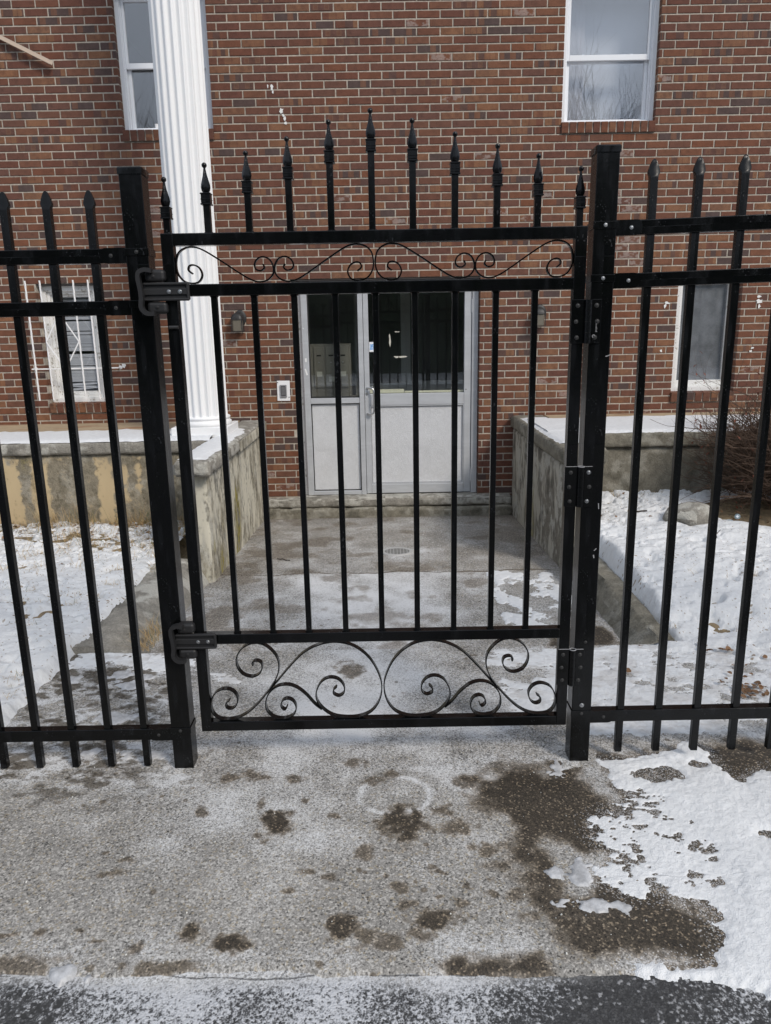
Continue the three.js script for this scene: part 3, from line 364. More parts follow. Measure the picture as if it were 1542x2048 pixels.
function geoOf(A) { const g = new THREE.BufferGeometry(); g.setAttribute('position', new THREE.Float32BufferAttribute(A.p, 3)); g.setAttribute('normal', new THREE.Float32BufferAttribute(A.n, 3)); g.setAttribute('uv', new THREE.Float32BufferAttribute(A.u, 2)); return g; }
{
  const all = [];
  const k0 = Math.ceil((-0.35 - LINE0) / COURSE), k1 = Math.floor((6.15 - LINE0) / COURSE);
  for (let k = k0; k < k1; k++) {
    const y = LINE0 + (k + 0.5) * COURSE, off = (((k % 2) + 2) % 2) === 0 ? -0.861 : -0.861 + PITCH / 2, run = (hash(k, 5) - 0.5) * 0.012;
    for (let c = Math.ceil((-6.65 - off) / PITCH); off + c * PITCH + PITCH < 6.68; c++) {
      let spans = [[off + c * PITCH + run + 0.0055, off + (c + 1) * PITCH + run - 0.0055]];
      for (const o of Object.values(OPEN)) if (y > o.b0 && y < o.y1) { const nx = []; for (const [a, b] of spans) { if (b <= o.x0 || a >= o.x1) nx.push([a, b]); else { if (a < o.x0) nx.push([a, o.x0]); if (b > o.x1) nx.push([o.x1, b]); } } spans = nx; }
      for (const [a, b] of spans) if (b - a > 0.02) all.push({ x: (a + b) / 2, y, w: b - a, full: b - a > BW - 0.002, cell: hash(k + 77, c + 5) < 0.55 * Math.exp(-Math.pow(((a + b) / 2 - 2.25) / 0.28, 2) - Math.pow((y - 2.5) / 0.35, 2)) + 0.02 ? 120 + Math.floor(hash(k, c + 9) * 8) : (() => { const c1 = Math.floor(hash(k * 13 + 7, c * 29 + 3) * 120), c2 = Math.floor(hash(k * 17 + 1, c * 23 + 8) * 120), red = fbm(a * 0.8 + 4, y * 1.3, 3) + 0.12 * (2.2 - y) * 0.5 > 0.5; return (hash(c1, 11) > hash(c2, 11)) === red ? c1 : c2; })(), z: WZ + (hash(k, c * 7) - 0.5) * 0.003, tilt: (hash(k + 9, c) - 0.5) * 0.010, h: BH + (hash(c, k * 3) - 0.5) * 0.002 });
    }
  }
  // the 300 that show largest: full bricks nearest the viewer, not hidden behind the column
  const cand = all.filter(b => b.full && b.y > 2.35 && b.y < 4.25 && b.x > -3.1 && b.x < 3.2 && !(b.x > -2.12 && b.x < -1.42));
  cand.sort((a, b) => Math.hypot(a.x, a.y - 1.58) - Math.hypot(b.x, b.y - 1.58)); const single = new Set(cand.slice(0, 300)), cache = new Map(), A = { p: [], n: [], u: [] };
  for (const b of all) {
    if (single.has(b)) { let g = cache.get(b.cell); if (!g) { const Q = { p: [], n: [], u: [] }; brickInto(Q, BW, BH, 0.1, b.cell, 0, 0, 0); g = geoOf(Q); cache.set(b.cell, g); } const o = part('brick', g, brickMat, wall); o.position.set(b.x, b.y, b.z); o.rotation.z = b.tilt; }
    else brickInto(A, b.w, b.h, 0.1, b.cell, b.x, b.y, b.z, b.tilt * (b.full ? 1 : 0));
  }
  const rest = part('brickwork', geoOf(A), brickMat, building); rest.userData.kind = 'stuff';
}
// flaked white paint on the bricks and around the old grille fixings
const chipMat = mat(0.74, 0.74, 0.72, 0.85);
function chip(pts, parent, z = WZ + 0.0035) { const s = new THREE.Shape(pts.map(p => new THREE.Vector2(...p))); const g = new THREE.ExtrudeGeometry(s, { depth: 0.0012, bevelEnabled: false }); g.translate(0, 0, z); return part('paint_splash', g, chipMat, parent); }
function blot(x, y, rx, ry, n = 11) { const p = []; for (let i = 0; i < n; i++) { const a = i / n * 6.283, k = rr(0.45, 1.15); p.push([x + Math.cos(a) * rx * k, y + Math.sin(a) * ry * k]); } return p; }
for (const [x, y, rx, ry] of [[-0.912, 3.642, 0.016, 0.024], [-0.948, 3.648, 0.008, 0.020], [-0.905, 3.605, 0.010, 0.014], [-0.842, 3.455, 0.022, 0.026], [-0.826, 3.418, 0.012, 0.016], [-0.815, 3.392, 0.012, 0.022], [-0.806, 3.355, 0.018, 0.014], [2.63, 1.79, 0.03, 0.012], [2.61, 1.76, 0.012, 0.025], [3.47, 1.83, 0.028, 0.014], [3.475, 1.79, 0.034, 0.022], [3.48, 1.745, 0.014, 0.02], [2.60, 1.36, 0.012, 0.016], [3.45, 1.37, 0.022, 0.012], [3.44, 1.34, 0.014, 0.012], [-2.44, 1.79, 0.014, 0.014], [-2.425, 1.31, 0.022, 0.026]]) chip(blot(x, y, rx, ry), building);

// ---- windows
const vinyl = mat(0.78, 0.80, 0.83, 0.42), oldPaint = (() => { const t = texture(256, 512, (i, j, o) => { const x = i / 256, y = j / 512; const n = fbm(x * 9, y * 26, 4), f = fbm(x * 30, y * 60, 3); const k = sstep(0.68, 0.73, n) * 0.7 + sstep(0.74, 0.78, f) * 0.5; o[0] = mix(0.74, 0.33, clamp(k)); o[1] = mix(0.74, 0.30, clamp(k)); o[2] = mix(0.72, 0.25, clamp(k)); o[3] = 0.6 - 0.4 * clamp(k); }, { bump: true }); return new THREE.MeshStandardMaterial({ map: rep(t.map, 0.35, 0.7), bumpMap: rep(t.bump, 0.35, 0.7), bumpScale: 0.002, roughness: 0.7 }); })();
const glassMat = (ior, tint = [0.95, 0.96, 0.97], roughness = 0.03) => new THREE.MeshPhysicalMaterial({ color: lin(...tint), transmission: 1, thickness: 0, ior, roughness });
const roomMat = mat(0.34, 0.33, 0.31, 0.95), dimMat = mat(0.32, 0.31, 0.29, 0.95);
function frameRing(x0, x1, y0, y1, w, z0, z1, wb = w, wt = w, r = 0.003) { return [bx(x0, x0 + w, y0, y1, z0, z1, r), bx(x1 - w, x1, y0, y1, z0, z1, r), bx(x0 + w + 0.0005, x1 - w - 0.0005, y0, y0 + wb, z0, z1 - 0.001, r), bx(x0 + w + 0.0005, x1 - w - 0.0005, y1 - wt, y1, z0, z1 - 0.001, r)]; }
function room(x0, x1, y0, y1, z0, z1, m, parent) { const t = 0.03; part('room', [bx(x0, x1, y0, y1, z0 - t, z0), bx(x0 - t, x0, y0, y1, z0, z1), bx(x1, x1 + t, y0, y1, z0, z1), bx(x0, x1, y0 - t, y0, z0, z1), bx(x0, x1, y1, y1 + t, z0, z1)], m, parent); }
function sillBricks(o, win, n) {
  const w = (o.x1 - o.x0 + 0.012) / n; part('sill_mortar', bx(o.x0, o.x1, o.b0 + 0.006, o.y0 - 0.008, WZ - 0.12, WZ + 0.012), mortarMat, win);
  for (let i = 0; i < n; i++) { const A = { p: [], n: [], u: [] }; brickInto(A, 0.086, w - 0.010, 0.115, Math.floor(hash(i + 3, n * 7 + Math.round(o.x0 * 10)) * 88), 0, 0, 0); const b = part('sill_brick', geoOf(A), brickMat, win); b.position.set(o.x0 - 0.006 + (i + 0.5) * w, o.y0 - 0.048, WZ + 0.022 + rr(-0.002, 0.002)); b.rotation.set(0.10, 0, Math.PI / 2, 'XYZ'); }
}
function doubleHung(key, label, n) {
  const o = OPEN[key], { x0, x1, y0, y1 } = o, z = WZ - 0.075, mid = 3.855;
  const win = part('window', [...frameRing(x0 + 0.003, x1 - 0.003, y0, y1 - 0.004, 0.034, z - 0.09, z + 0.012, 0.022), bx(x0 + 0.037, x0 + 0.047, y0 + 0.022, y1 - 0.04, z - 0.09, z - 0.012, 0.002), bx(x1 - 0.047, x1 - 0.037, y0 + 0.022, y1 - 0.04, z - 0.09, z - 0.012, 0.002)], vinyl, building); win.userData.label = label;
  part('sash', frameRing(x0 + 0.048, x1 - 0.048, mid - 0.024, y1 - 0.04, 0.022, z - 0.045, z - 0.016, 0.045), vinyl, win).userData.label = 'upper sash';
  part('sash', frameRing(x0 + 0.048, x1 - 0.048, y0 + 0.023, mid + 0.015, 0.030, z - 0.085, z - 0.050, 0.022, 0.03), vinyl, win).userData.label = 'lower sash';
  const gl = glassMat(2.2, [0.95, 0.96, 0.97], 0.0);
  part('pane', bx(x0 + 0.07, x1 - 0.07, mid + 0.018, y1 - 0.06, z - 0.034, z - 0.030), gl, win); part('pane', bx(x0 + 0.077, x1 - 0.077, y0 + 0.044, mid - 0.012, z - 0.068, z - 0.064), gl, win);
  part('caulk', [bx(x0 - 0.001, x0 + 0.007, y0, y1, z + 0.0125, z + 0.02, 0.003), bx(x1 - 0.007, x1 + 0.001, y0, y1, z + 0.0125, z + 0.02, 0.003)], chipMat, win);
  sillBricks(o, win, n); room(x0 - 0.4, x1 + 0.4, y0 - 0.7, y1 + 0.2, z - 2.4, z - 0.17, key === 'ul' ? dimMat : roomMat, building);
  return { win, z };
}
{
  const { win } = doubleHung('ul', 'upper window beside the white column with dark panes', 12); part('paper_cup', smooth(loft([ringRect(0.035, 0.035, 3.372, 3, 0.9), ringRect(0.045, 0.045, 3.405, 3, 0.9)]).translate(-1.97, 0, WZ - 0.155)), mat(0.8, 0.8, 0.8, 0.6), win);
}
{
  const { win, z } = doubleHung('ur', 'upper right window with pale curtain behind the panes', 12), o = OPEN.ur;
  const pleat = (x0, x1, amp, n, zz) => { const R = []; const m = n * 8; const p = [], idx = []; for (let i = 0; i <= m; i++) { const x = mix(x0, x1, i / m), dz = amp * Math.sin(i / 8 * 6.283); p.push(x, o.y0 - 0.2, zz + dz, x, o.y1 + 0.1, zz + dz); if (i < m) idx.push(i * 2, i * 2 + 2, i * 2 + 1, i * 2 + 1, i * 2 + 2, i * 2 + 3); } const g = new THREE.BufferGeometry(); g.setAttribute('position', new THREE.Float32BufferAttribute(p, 3)); g.setIndex(idx); g.computeVertexNormals(); return g; };
  const cm = new THREE.MeshPhysicalMaterial({ color: lin(0.62, 0.62, 0.66), roughness: 1, transmission: 0.35, thickness: 0, side: THREE.DoubleSide });
  part('curtain', pleat(o.x0 - 0.1, o.x0 + 0.24, 0.0015, 5, z - 0.20), cm, win);
  part('roller_shade', bx(o.x0 - 0.1, o.x1 + 0.1, o.y0 - 0.2, o.y1 + 0.1, z - 0.262, z - 0.26), mat(0.55, 0.57, 0.61, 0.95), win);
  for (const x of [o.x0 + 0.18, o.x1 - 0.21]) part('sash_lock', [bx(x - 0.02, x + 0.025, 3.872, 3.879, z - 0.06, z - 0.045, 0.002), bx(x, x + 0.026, 3.8795, 3.89, z - 0.06, z - 0.048, 0.002)], vinyl, win);
}
{ // lower left: old timber window with a slatted blind
  const o = OPEN.ll, z = WZ - 0.06, win = part('window', [...frameRing(o.x0 + 0.004, o.x1 - 0.004, o.y0, o.y1 - 0.012, 0.05, z - 0.11, z, 0.04, 0.05), ...frameRing(o.x0 + 0.0545, o.x1 - 0.0545, o.y0 + 0.0405, o.y1 - 0.0625, 0.024, z - 0.10, z - 0.025, 0.03)], oldPaint, building); win.userData.label = 'lower left window with peeling white frame and grey blind';
  part('sash', frameRing(o.x0 + 0.079, o.x1 - 0.079, o.y0 + 0.071, o.y1 - 0.087, 0.022, z - 0.095, z - 0.05, 0.03), oldPaint, win);
  part('pane', bx(o.x0 + 0.10, o.x1 - 0.10, o.y0 + 0.10, o.y1 - 0.105, z - 0.075, z - 0.071), glassMat(1.6), win);
  const sl = []; for (let y = o.y0 + 0.19; y < o.y1 - 0.1; y += 0.0235) { const g = bx(o.x0 + 0.1, o.x1 - 0.1, -0.0008, 0.0008, -0.0135, 0.0135); g.rotateX(1.42); g.rotateZ(rr(-0.006, 0.006)); g.translate(0, y, z - 0.135); sl.push(g); }
  for (const [y, a] of [[o.y0 + 0.165, 0.05], [o.y0 + 0.14, -0.07], [o.y0 + 0.125, 0.1]]) { const g = bx(-0.16, 0.16, -0.0008, 0.0008, -0.012, 0.012); g.rotateX(1.0); g.rotateZ(a); g.translate((o.x0 + o.x1) / 2 + 0.02, y, z - 0.137); sl.push(g); }
  part('blind', sl, mat(0.50, 0.51, 0.53, 0.7), win).userData.kind = 'stuff';
  sillBricks(o, win, 8); room(o.x0 - 0.3, o.x1 + 0.3, o.y0 - 0.6, o.y1 + 0.2, z - 2, z - 0.19, dimMat, building);
}
{ // lower right: narrow window with clouded glass
  const o = OPEN.lr, z = WZ - 0.06, win = part('window', [...frameRing(o.x0 + 0.004, o.x1 - 0.004, o.y0, o.y1 - 0.012, 0.052, z - 0.11, z, 0.045), ...frameRing(o.x0 + 0.0565, o.x1 - 0.0565, o.y0 + 0.0455, o.y1 - 0.0655, 0.022, z - 0.1, z - 0.03, 0.055)], oldPaint, building); win.userData.label = 'lower right window with peeling white frame and clouded pane';
  part('pane', bx(o.x0 + 0.077, o.x1 - 0.077, o.y0 + 0.1, o.y1 - 0.087, z - 0.07, z - 0.066), glassMat(1.7), win);
  part('window_film', bx(o.x0 + 0.078, o.x1 - 0.078, o.y0 + 0.101, o.y1 - 0.088, z - 0.078, z - 0.0765), (() => { const t = texture(256, 512, (i, j, q) => { const n = fbm(i / 30, j / 40, 4), f = fbm(i / 9, j / 3, 3); const v = 0.20 + (n - 0.5) * 0.16 + (f - 0.5) * 0.05; q[0] = v * 0.97; q[1] = v; q[2] = v * 1.05; }); return new THREE.MeshStandardMaterial({ map: rep(t.map, 0.5, 1), roughness: 0.8 }); })(), win);
  part('screw', cyl(0.004, 0.003, 10).rotateX(Math.PI / 2).translate(o.x0 + 0.03, o.y1 - 0.2, z + 0.001), mat(0.3, 0.3, 0.3, 0.5), win);
  sillBricks(o, win, 8);
}
for (const k of ['ll', 'lr', 'door', 'ul', 'ur']) { const o = OPEN[k]; part('lintel', bx(o.x0 - 0.02, o.x1 + 0.02, o.y1 - 0.010, o.y1 - 0.003, WZ - 0.1, WZ - 0.008), mat(0.05, 0.045, 0.045, 0.7), building); }

// ---- entrance door with side light
const aluT = texture(256, 256, (i, j, o) => { const n = fbm(i / 50, j / 14, 4), f = hash(i, j); const v = 0.52 + (n - 0.5) * 0.10 + (f - 0.5) * 0.03; o[0] = v * 0.97; o[1] = v; o[2] = v * 1.04; });
const alu = new THREE.MeshStandardMaterial({ map: rep(aluT.map, 0.5, 0.5), roughness: 0.46, metalness: 0.25 });
const panelT = texture(512, 512, (i, j, o) => { cells(i / 7, j / 7); const c = CELL[0], n = fbm(i / 20, j / 20, 3), b = fbm(i / 160, j / 160, 3); const v = 0.60 + (n - 0.5) * 0.08 + (b - 0.5) * 0.10; o[0] = v * 0.985; o[1] = v; o[2] = v * 1.025; o[3] = 0.75 - c * 0.7 + (n - 0.5) * 0.3; }, { bump: true });
const panelMat = new THREE.MeshStandardMaterial({ map: rep(panelT.map, 0.45, 0.45), bumpMap: rep(panelT.bump, 0.45, 0.45), bumpScale: 0.004, roughness: 0.48 });
const darkGasket = mat(0.02, 0.02, 0.02, 0.6), steel = new THREE.MeshStandardMaterial({ color: lin(0.62, 0.62, 0.62), roughness: 0.28, metalness: 1 });
{
  const o = OPEN.door, z = WZ - 0.095, f = z + 0.03, b = z - 0.07, xs = [-0.755, -0.697, -0.228, -0.182, 0.842, 0.900], Y1 = o.y1 - 0.012;
  const door = part('entrance_door', [bx(xs[0], xs[1], 0.024, Y1, b, f, 0.004), bx(xs[2], xs[3], 0.024, Y1, b, f, 0.004), bx(xs[4], xs[5], 0.024, Y1, b, f, 0.004), bx(xs[1] + 0.0005, xs[2] - 0.0005, 1.965, Y1, b, f - 0.002, 0.004), bx(xs[3] + 0.0005, xs[4] - 0.0005, 1.985, Y1, b, f - 0.002, 0.004), bx(xs[1] + 0.0005, xs[2] - 0.0005, 0.917, 0.969, b + 0.01, f - 0.006, 0.004), bx(xs[1] + 0.0005, xs[2] - 0.0005, 0.024, 0.062, b + 0.01, f - 0.006, 0.004)], alu, building);
  door.userData.label = 'aluminium entrance door with side light and white textured lower panels';
  part('filler', bx(o.x0 + 0.002, xs[0] - 0.001, 0.024, Y1, b, f - 0.035), oldPaint, door);
  part('panel', bx(xs[1] + 0.008, xs[2] - 0.008, 0.07, 0.909, z - 0.02, z - 0.004, 0.002), panelMat, door); part('gasket', frameRing(xs[1] + 0.0005, xs[2] - 0.0005, 0.0625, 0.9165, 0.007, z - 0.03, z + 0.004, 0.007, 0.007, 0), darkGasket, door);
  part('pane', bx(xs[1] + 0.004, xs[2] - 0.004, 0.975, 1.96, z - 0.025, z - 0.020), glassMat(1.75, [0.93, 0.94, 0.93], 0.0), door); part('gasket', frameRing(xs[1] + 0.0005, xs[2] - 0.0005, 0.9695, 1.9645, 0.009, z - 0.035, z + 0.006, 0.009, 0.009, 0), darkGasket, door);
  const L = xs[3] + 0.004, R = xs[4] - 0.004, d0 = z - 0.04, d1 = z + 0.016;      // leaf
  const leaf = part('door_leaf', [bx(L, L + 0.048, 0.03, 1.98, d0, d1, 0.004), bx(R - 0.066, R, 0.03, 1.98, d0, d1, 0.004), bx(L + 0.0485, R - 0.0665, 0.03, 0.118, d0, d1 - 0.002, 0.004), bx(L + 0.0485, R - 0.0665, 0.892, 1.0, d0, d1 - 0.002, 0.004), bx(L + 0.0485, R - 0.0665, 1.925, 1.98, d0, d1 - 0.002, 0.004), bx(L + 0.058, R - 0.076, 0.881, 0.8915, d0, d1 - 0.006), bx(L + 0.058, R - 0.076, 0.1185, 0.13, d0, d1 - 0.006), bx(L + 0.0488, L + 0.0575, 0.1185, 0.8915, d0, d1 - 0.006), bx(R - 0.0755, R - 0.0668, 0.1185, 0.8915, d0, d1 - 0.006)], alu, door);
  part('panel', bx(L + 0.060, R - 0.078, 0.132, 0.879, z - 0.02, z - 0.008, 0.002), panelMat, door);
  part('pane', bx(L + 0.050, R - 0.068, 1.001, 1.924, z - 0.022, z - 0.017), glassMat(1.75, [0.93, 0.94, 0.93], 0.0), door); part('sweep', bx(L + 0.02, R - 0.01, 0.0235, 0.0295, d0 + 0.01, d1 - 0.004), darkGasket, door);
  const hc = new THREE.CatmullRomCurve3([[-0.155, 1.058, d1], [-0.135, 1.060, d1 + 0.03], [-0.105, 1.056, d1 + 0.045], [-0.093, 1.035, d1 + 0.048], [-0.091, 0.94, d1 + 0.048], [-0.094, 0.838, d1 + 0.048], [-0.106, 0.818, d1 + 0.045], [-0.135, 0.814, d1 + 0.03], [-0.155, 0.816, d1]].map(p => new THREE.Vector3(...p)));
  part('pull_handle', new THREE.TubeGeometry(hc, 40, 0.0095, 10), steel, door); part('lock_cylinder', cyl(0.012, 0.008, 20).rotateX(Math.PI / 2).translate(-0.155, 1.005, d1 + 0.003), steel, door); part('strike_plate', bx(-0.138, -0.112, 0.90, 0.985, d1 - 0.001, d1 + 0.002, 0.001), alu, door);
  for (const y of [1.80, 0.20]) part('hinge', [0, 1, 2, 3, 4].map(i => cyl(0.008, 0.022, 12).translate(R + 0.004, y + (i - 2) * 0.0235, d1 + 0.005)), alu, door);
  part('bolt', cyl(0.005, 0.003, 10).rotateX(Math.PI / 2).translate(0.79, 1.03, d1 + 0.001), darkGasket, door);
  // stickers and scraps of old lettering on the glass
  const st = texture(64, 128, (i, j, q) => { const a = j > 26 && j < 100 && i > 6, m = sstep(0.55, 0.62, noise(i / 6, j / 8)); q[0] = a ? mix(0.16, 0.7, m) : 0.78; q[1] = a ? mix(0.36, 0.75, m) : 0.8; q[2] = a ? mix(0.70, 0.82, m) : 0.82; }, { wrap: false });
  const sg = new THREE.BoxGeometry(0.052, 0.092, 0.001); sg.translate(-0.099, 1.44, z - 0.0155); part('notice_sticker', sg, new THREE.MeshStandardMaterial({ map: st.map, roughness: 0.5 }), door);
  const scrap = mat(0.55, 0.53, 0.46, 0.8), flake = (pts) => { const g = new THREE.ExtrudeGeometry(new THREE.Shape(pts.map(p => new THREE.Vector2(...p))), { depth: 0.0008, bevelEnabled: false }); g.translate(0, 0, z - 0.0165); return g; };
  part('sticker_scrap', [flake([[0.062, 1.545], [0.070, 1.56], [0.076, 1.53], [0.081, 1.48], [0.072, 1.435], [0.062, 1.475], [0.065, 1.51]]), flake([[0.118, 1.580], [0.165, 1.577], [0.162, 1.572], [0.12, 1.571]])], scrap, door);
  part('sticker_scrap', [flake([[0.105, 1.352], [0.135, 1.350], [0.15, 1.352], [0.15, 1.335], [0.13, 1.332], [0.112, 1.342]]), flake([[0.155, 1.350], [0.215, 1.352], [0.235, 1.345], [0.215, 1.338], [0.16, 1.334]])], scrap, door);
  for (const [x, y, w, h, a] of [[-0.726, 1.33, 0.018, 0.034, 0.02], [-0.727, 1.22, 0.016, 0.062, 0.28], [-0.738, 1.62, 0.008, 0.012, 0.3]]) { const g = bx(-w / 2, w / 2, -h / 2, h / 2, 0, 0.001); g.rotateZ(a); g.translate(x, y, f + 0.0005); part('tape_scrap', g, mat(0.8, 0.8, 0.8, 0.6), door); }
  // vestibule behind the glass
  room(-0.95, 1.1, 0.0, 2.5, WZ - 1.75, WZ - 0.17, mat(0.42, 0.43, 0.44, 0.95), building);
  const inner = part('inner_screen', [...frameRing(-0.30, 1.05, 0.05, 2.3, 0.07, WZ - 1.16, WZ - 1.10), bx(0.20, 0.30, 0.12, 2.23, WZ - 1.159, WZ - 1.101), bx(-0.229, 0.199, 0.95, 1.03, WZ - 1.159, WZ - 1.102), bx(0.301, 0.979, 0.95, 1.05, WZ - 1.159, WZ - 1.102)], mat(0.46, 0.47, 0.46, 0.7), building);
  part('pane', bx(-0.229, 0.199, 1.031, 2.229, WZ - 1.14, WZ - 1.135), glassMat(1.5, [0.8, 0.8, 0.8], 0.15), inner); part('pane', bx(0.301, 0.979, 1.051, 2.229, WZ - 1.14, WZ - 1.135), glassMat(1.5, [0.8, 0.8, 0.8], 0.25), inner); part('panel', [bx(-0.229, 0.199, 0.12, 0.949, WZ - 1.15, WZ - 1.12), bx(0.301, 0.979, 0.12, 0.949, WZ - 1.15, WZ - 1.12)], mat(0.15, 0.15, 0.13, 0.8), inner);
  part('trim_strip', [bx(L + 0.05, 0.20, 1.004, 1.040, z - 0.05, z - 0.03, 0.003), bx(0.205, R - 0.068, 1.003, 1.022, z - 0.05, z - 0.03, 0.003)], mat(0.72, 0.70, 0.55, 0.6), door);
}
// mail boxes seen through the side light
{
  const mb = thing('mailbox_bank', 'bank of tan metal mailboxes seen through the side light of the door', 'mailboxes', [-0.56, 0.95, WZ - 0.50]);
  const mm = new THREE.MeshStandardMaterial({ color: lin(0.26, 0.25, 0.22), roughness: 0.42, metalness: 0.3 }), slot = mat(0.01, 0.01, 0.01, 0.8);
  part('cabinet', bx(-0.28, 0.24, 0, 0.52, -0.16, 0, 0.004), mm, mb);
  for (let i = 0; i < 4; i++) { const x = -0.25 + i * 0.12, d = part('mailbox_door', bx(x, x + 0.105, 0.09, 0.49, 0.001, 0.012, 0.003), mm, mb); part('slot', bx(x + 0.03, x + 0.075, 0.40, 0.414, 0.0125, 0.0145), slot, d); part('lock', cyl(0.007, 0.006, 12).rotateX(Math.PI / 2).translate(x + 0.052, 0.34, 0.0145), steel, d); part('name_card', bx(x + 0.025, x + 0.08, 0.15 + 0.05 * (i % 2), 0.20 + 0.05 * (i % 2), 0.0125, 0.0135), mat(0.5, 0.5, 0.45, 0.7), d); }
  part('ledge', bx(-0.3, 0.3, -0.06, -0.002, -0.16, 0.03, 0.004), mm, mb);
  const post = part('bracket', [bx(-0.26, -0.23, -0.95, -0.061, -0.14, -0.1), bx(0.2, 0.23, -0.95, -0.061, -0.14, -0.1)], mm, mb);
}
// wall lanterns and intercom
{
  const lm = mat(0.02, 0.02, 0.02, 0.5), lg = new THREE.MeshPhysicalMaterial({ color: lin(0.34, 0.31, 0.25), transmission: 0.55, thickness: 0, roughness: 0.35, ior: 1.5 });
  const make = (x, label) => {
    const t = thing('wall_lantern', label, 'lantern', [x, 1.60, WZ], 0, 'wall lanterns beside the entrance');
    part('backplate', smooth(new THREE.SphereGeometry(0.062, 20, 12).scale(0.92, 1.15, 0.22)).translate(0.018, 0.125, 0.004), lm, t);
    const hood = []; for (let i = 0; i <= 6; i++) { const a = i / 6 * Math.PI / 2; hood.push(ringRect(0.104 * Math.cos(a) + 0.006, 0.095 * Math.cos(a) + 0.006, 0.108 + 0.062 * Math.sin(a), 3, 0.6)); } part('hood', smooth(loft(hood)).translate(0, 0, 0.062), lm, t);
    part('glass', loft([ringRect(0.086, 0.078, 0.008, 1, 0.3), ringRect(0.092, 0.084, 0.107, 1, 0.3)]).translate(0, 0, 0.062), lg, t);
    for (const [sx, sz] of [[-1, 1], [1, 1], [1, -1], [-1, -1]]) part('cage_bar', bx(sx * 0.049 - 0.003, sx * 0.049 + 0.003, 0, 0.11, 0.062 + sz * 0.045 - 0.003, 0.062 + sz * 0.045 + 0.003), lm, t);
    part('bottom_ring', [bx(-0.051, 0.051, 0, 0.006, 0.106, 0.112), bx(-0.051, 0.051, 0, 0.006, 0.012, 0.018), bx(-0.051, -0.045, 0.0005, 0.0055, 0.019, 0.105), bx(0.045, 0.051, 0.0005, 0.0055, 0.019, 0.105)], lm, t);
    part('arm', bx(-0.012, 0.012, 0.115, 0.14, 0.0, 0.03), lm, t);
  };
  make(-1.325, 'black wall lantern between the white column and the intercom'); make(1.44, 'black wall lantern to the right of the door behind the gate bars');
  const ic = thing('intercom', 'white intercom plate with grey speaker beside the door', 'intercom', [-0.941, 1.053, WZ + 0.002]); const wp = mat(0.82, 0.82, 0.83, 0.5);
  part('plate', bx(-0.060, 0.060, -0.094, 0.094, 0, 0.006, 0.002).rotateZ(-0.012), wp, ic); part('speaker_box', bx(-0.031, 0.031, -0.060, 0.056, 0.0065, 0.02, 0.003), mat(0.25, 0.25, 0.26, 0.5), ic); const gr = part('grille', bx(-0.021, 0.021, -0.047, 0.045, 0.0205, 0.023, 0.001), mat(0.04, 0.04, 0.045, 0.5), ic);
  const dots = []; for (let r = 0; r < 9; r++) for (let c = 0; c < 4; c++) dots.push(bx(-0.0155 + c * 0.0088, -0.0105 + c * 0.0088, -0.039 + r * 0.0088, -0.034 + r * 0.0088, 0.0232, 0.0245)); const dt = part('grille_holes', dots, mat(0.32, 0.32, 0.33, 0.5), ic); dt.userData.kind = 'stuff';
  for (const [x, y] of [[-0.052, 0.078], [0.05, -0.06]]) part('screw', cyl(0.005, 0.003, 12).rotateX(Math.PI / 2).translate(x, y, 0.0075), mat(0.1, 0.1, 0.1, 0.5), ic);
}
// white security grille over the lower left window
{
  const t = thing('window_guard', 'white iron security bars with a diamond over the lower left window', 'window bars', [-2.93, 1.0, WZ + 0.09]), wm = mat(0.80, 0.80, 0.80, 0.5);
  const twist = (h) => { const R = []; const n = 44; for (let i = 0; i <= n; i++) { const a = i * 0.55, y = h * i / n, r = 0.0085; R.push([0, 1, 2, 3].map(k => [Math.cos(a - k * Math.PI / 2) * r, y, Math.sin(a - k * Math.PI / 2) * r])); } return loft(R); };
  const tg = twist(1.072); for (const x of [-0.279, -0.147, 0.153, 0.286]) part('bar', tg, wm, t).position.set(x, 0.008, 0);
  for (const y of [0.297, 0.80]) part('cross_bar', bx(-0.325, 0.48, y - 0.006, y + 0.006, -0.022, -0.011, 0.002), wm, t);
  const seg = (a, b) => { const dx = b[0] - a[0], dy = b[1] - a[1], l = Math.hypot(dx, dy), g = bx(0, l, -0.006, 0.006, 0.010, 0.016, 0.002); g.rotateZ(Math.atan2(dy, dx)); g.translate(a[0], a[1], 0); return g; };
  for (const [a, b] of [[[-0.147, 0.54], [0.003, 0.79]], [[0.003, 0.79], [0.153, 0.54]], [[0.153, 0.54], [0.003, 0.29]], [[0.003, 0.29], [-0.147, 0.54]]]) part('diamond_bar', seg(a, b), wm, t);
  for (const y of [0.297, 0.80]) for (const x of [-0.318, 0.474]) part('anchor', [bx(x - 0.006, x + 0.006, y - 0.006, y + 0.006, -0.092, -0.0225), cyl(0.017, 0.004, 14).rotateX(Math.PI / 2).translate(x, y, -0.088)], wm, t);
}
// beige trim piece hanging loose on the wall
{
  const s = new THREE.Shape([[0, 0], [0.034, 0], [0.034, 0.004], [0.004, 0.004], [0.004, 0.03], [0, 0.03]].map(p => new THREE.Vector2(p[1], p[0]))); const g = new THREE.ExtrudeGeometry(s, { depth: 0.9, bevelEnabled: false });
  g.rotateY(-Math.PI / 2); const gg = metric(g); const o = top('trim_strip', gg, mat(0.52, 0.43, 0.35, 0.7), 'loose beige metal trim strip slanting across the bricks', 'trim'); o.position.set(-2.765, 3.826, WZ + 0.045); o.rotation.set(0, -0.05, -0.462);
}

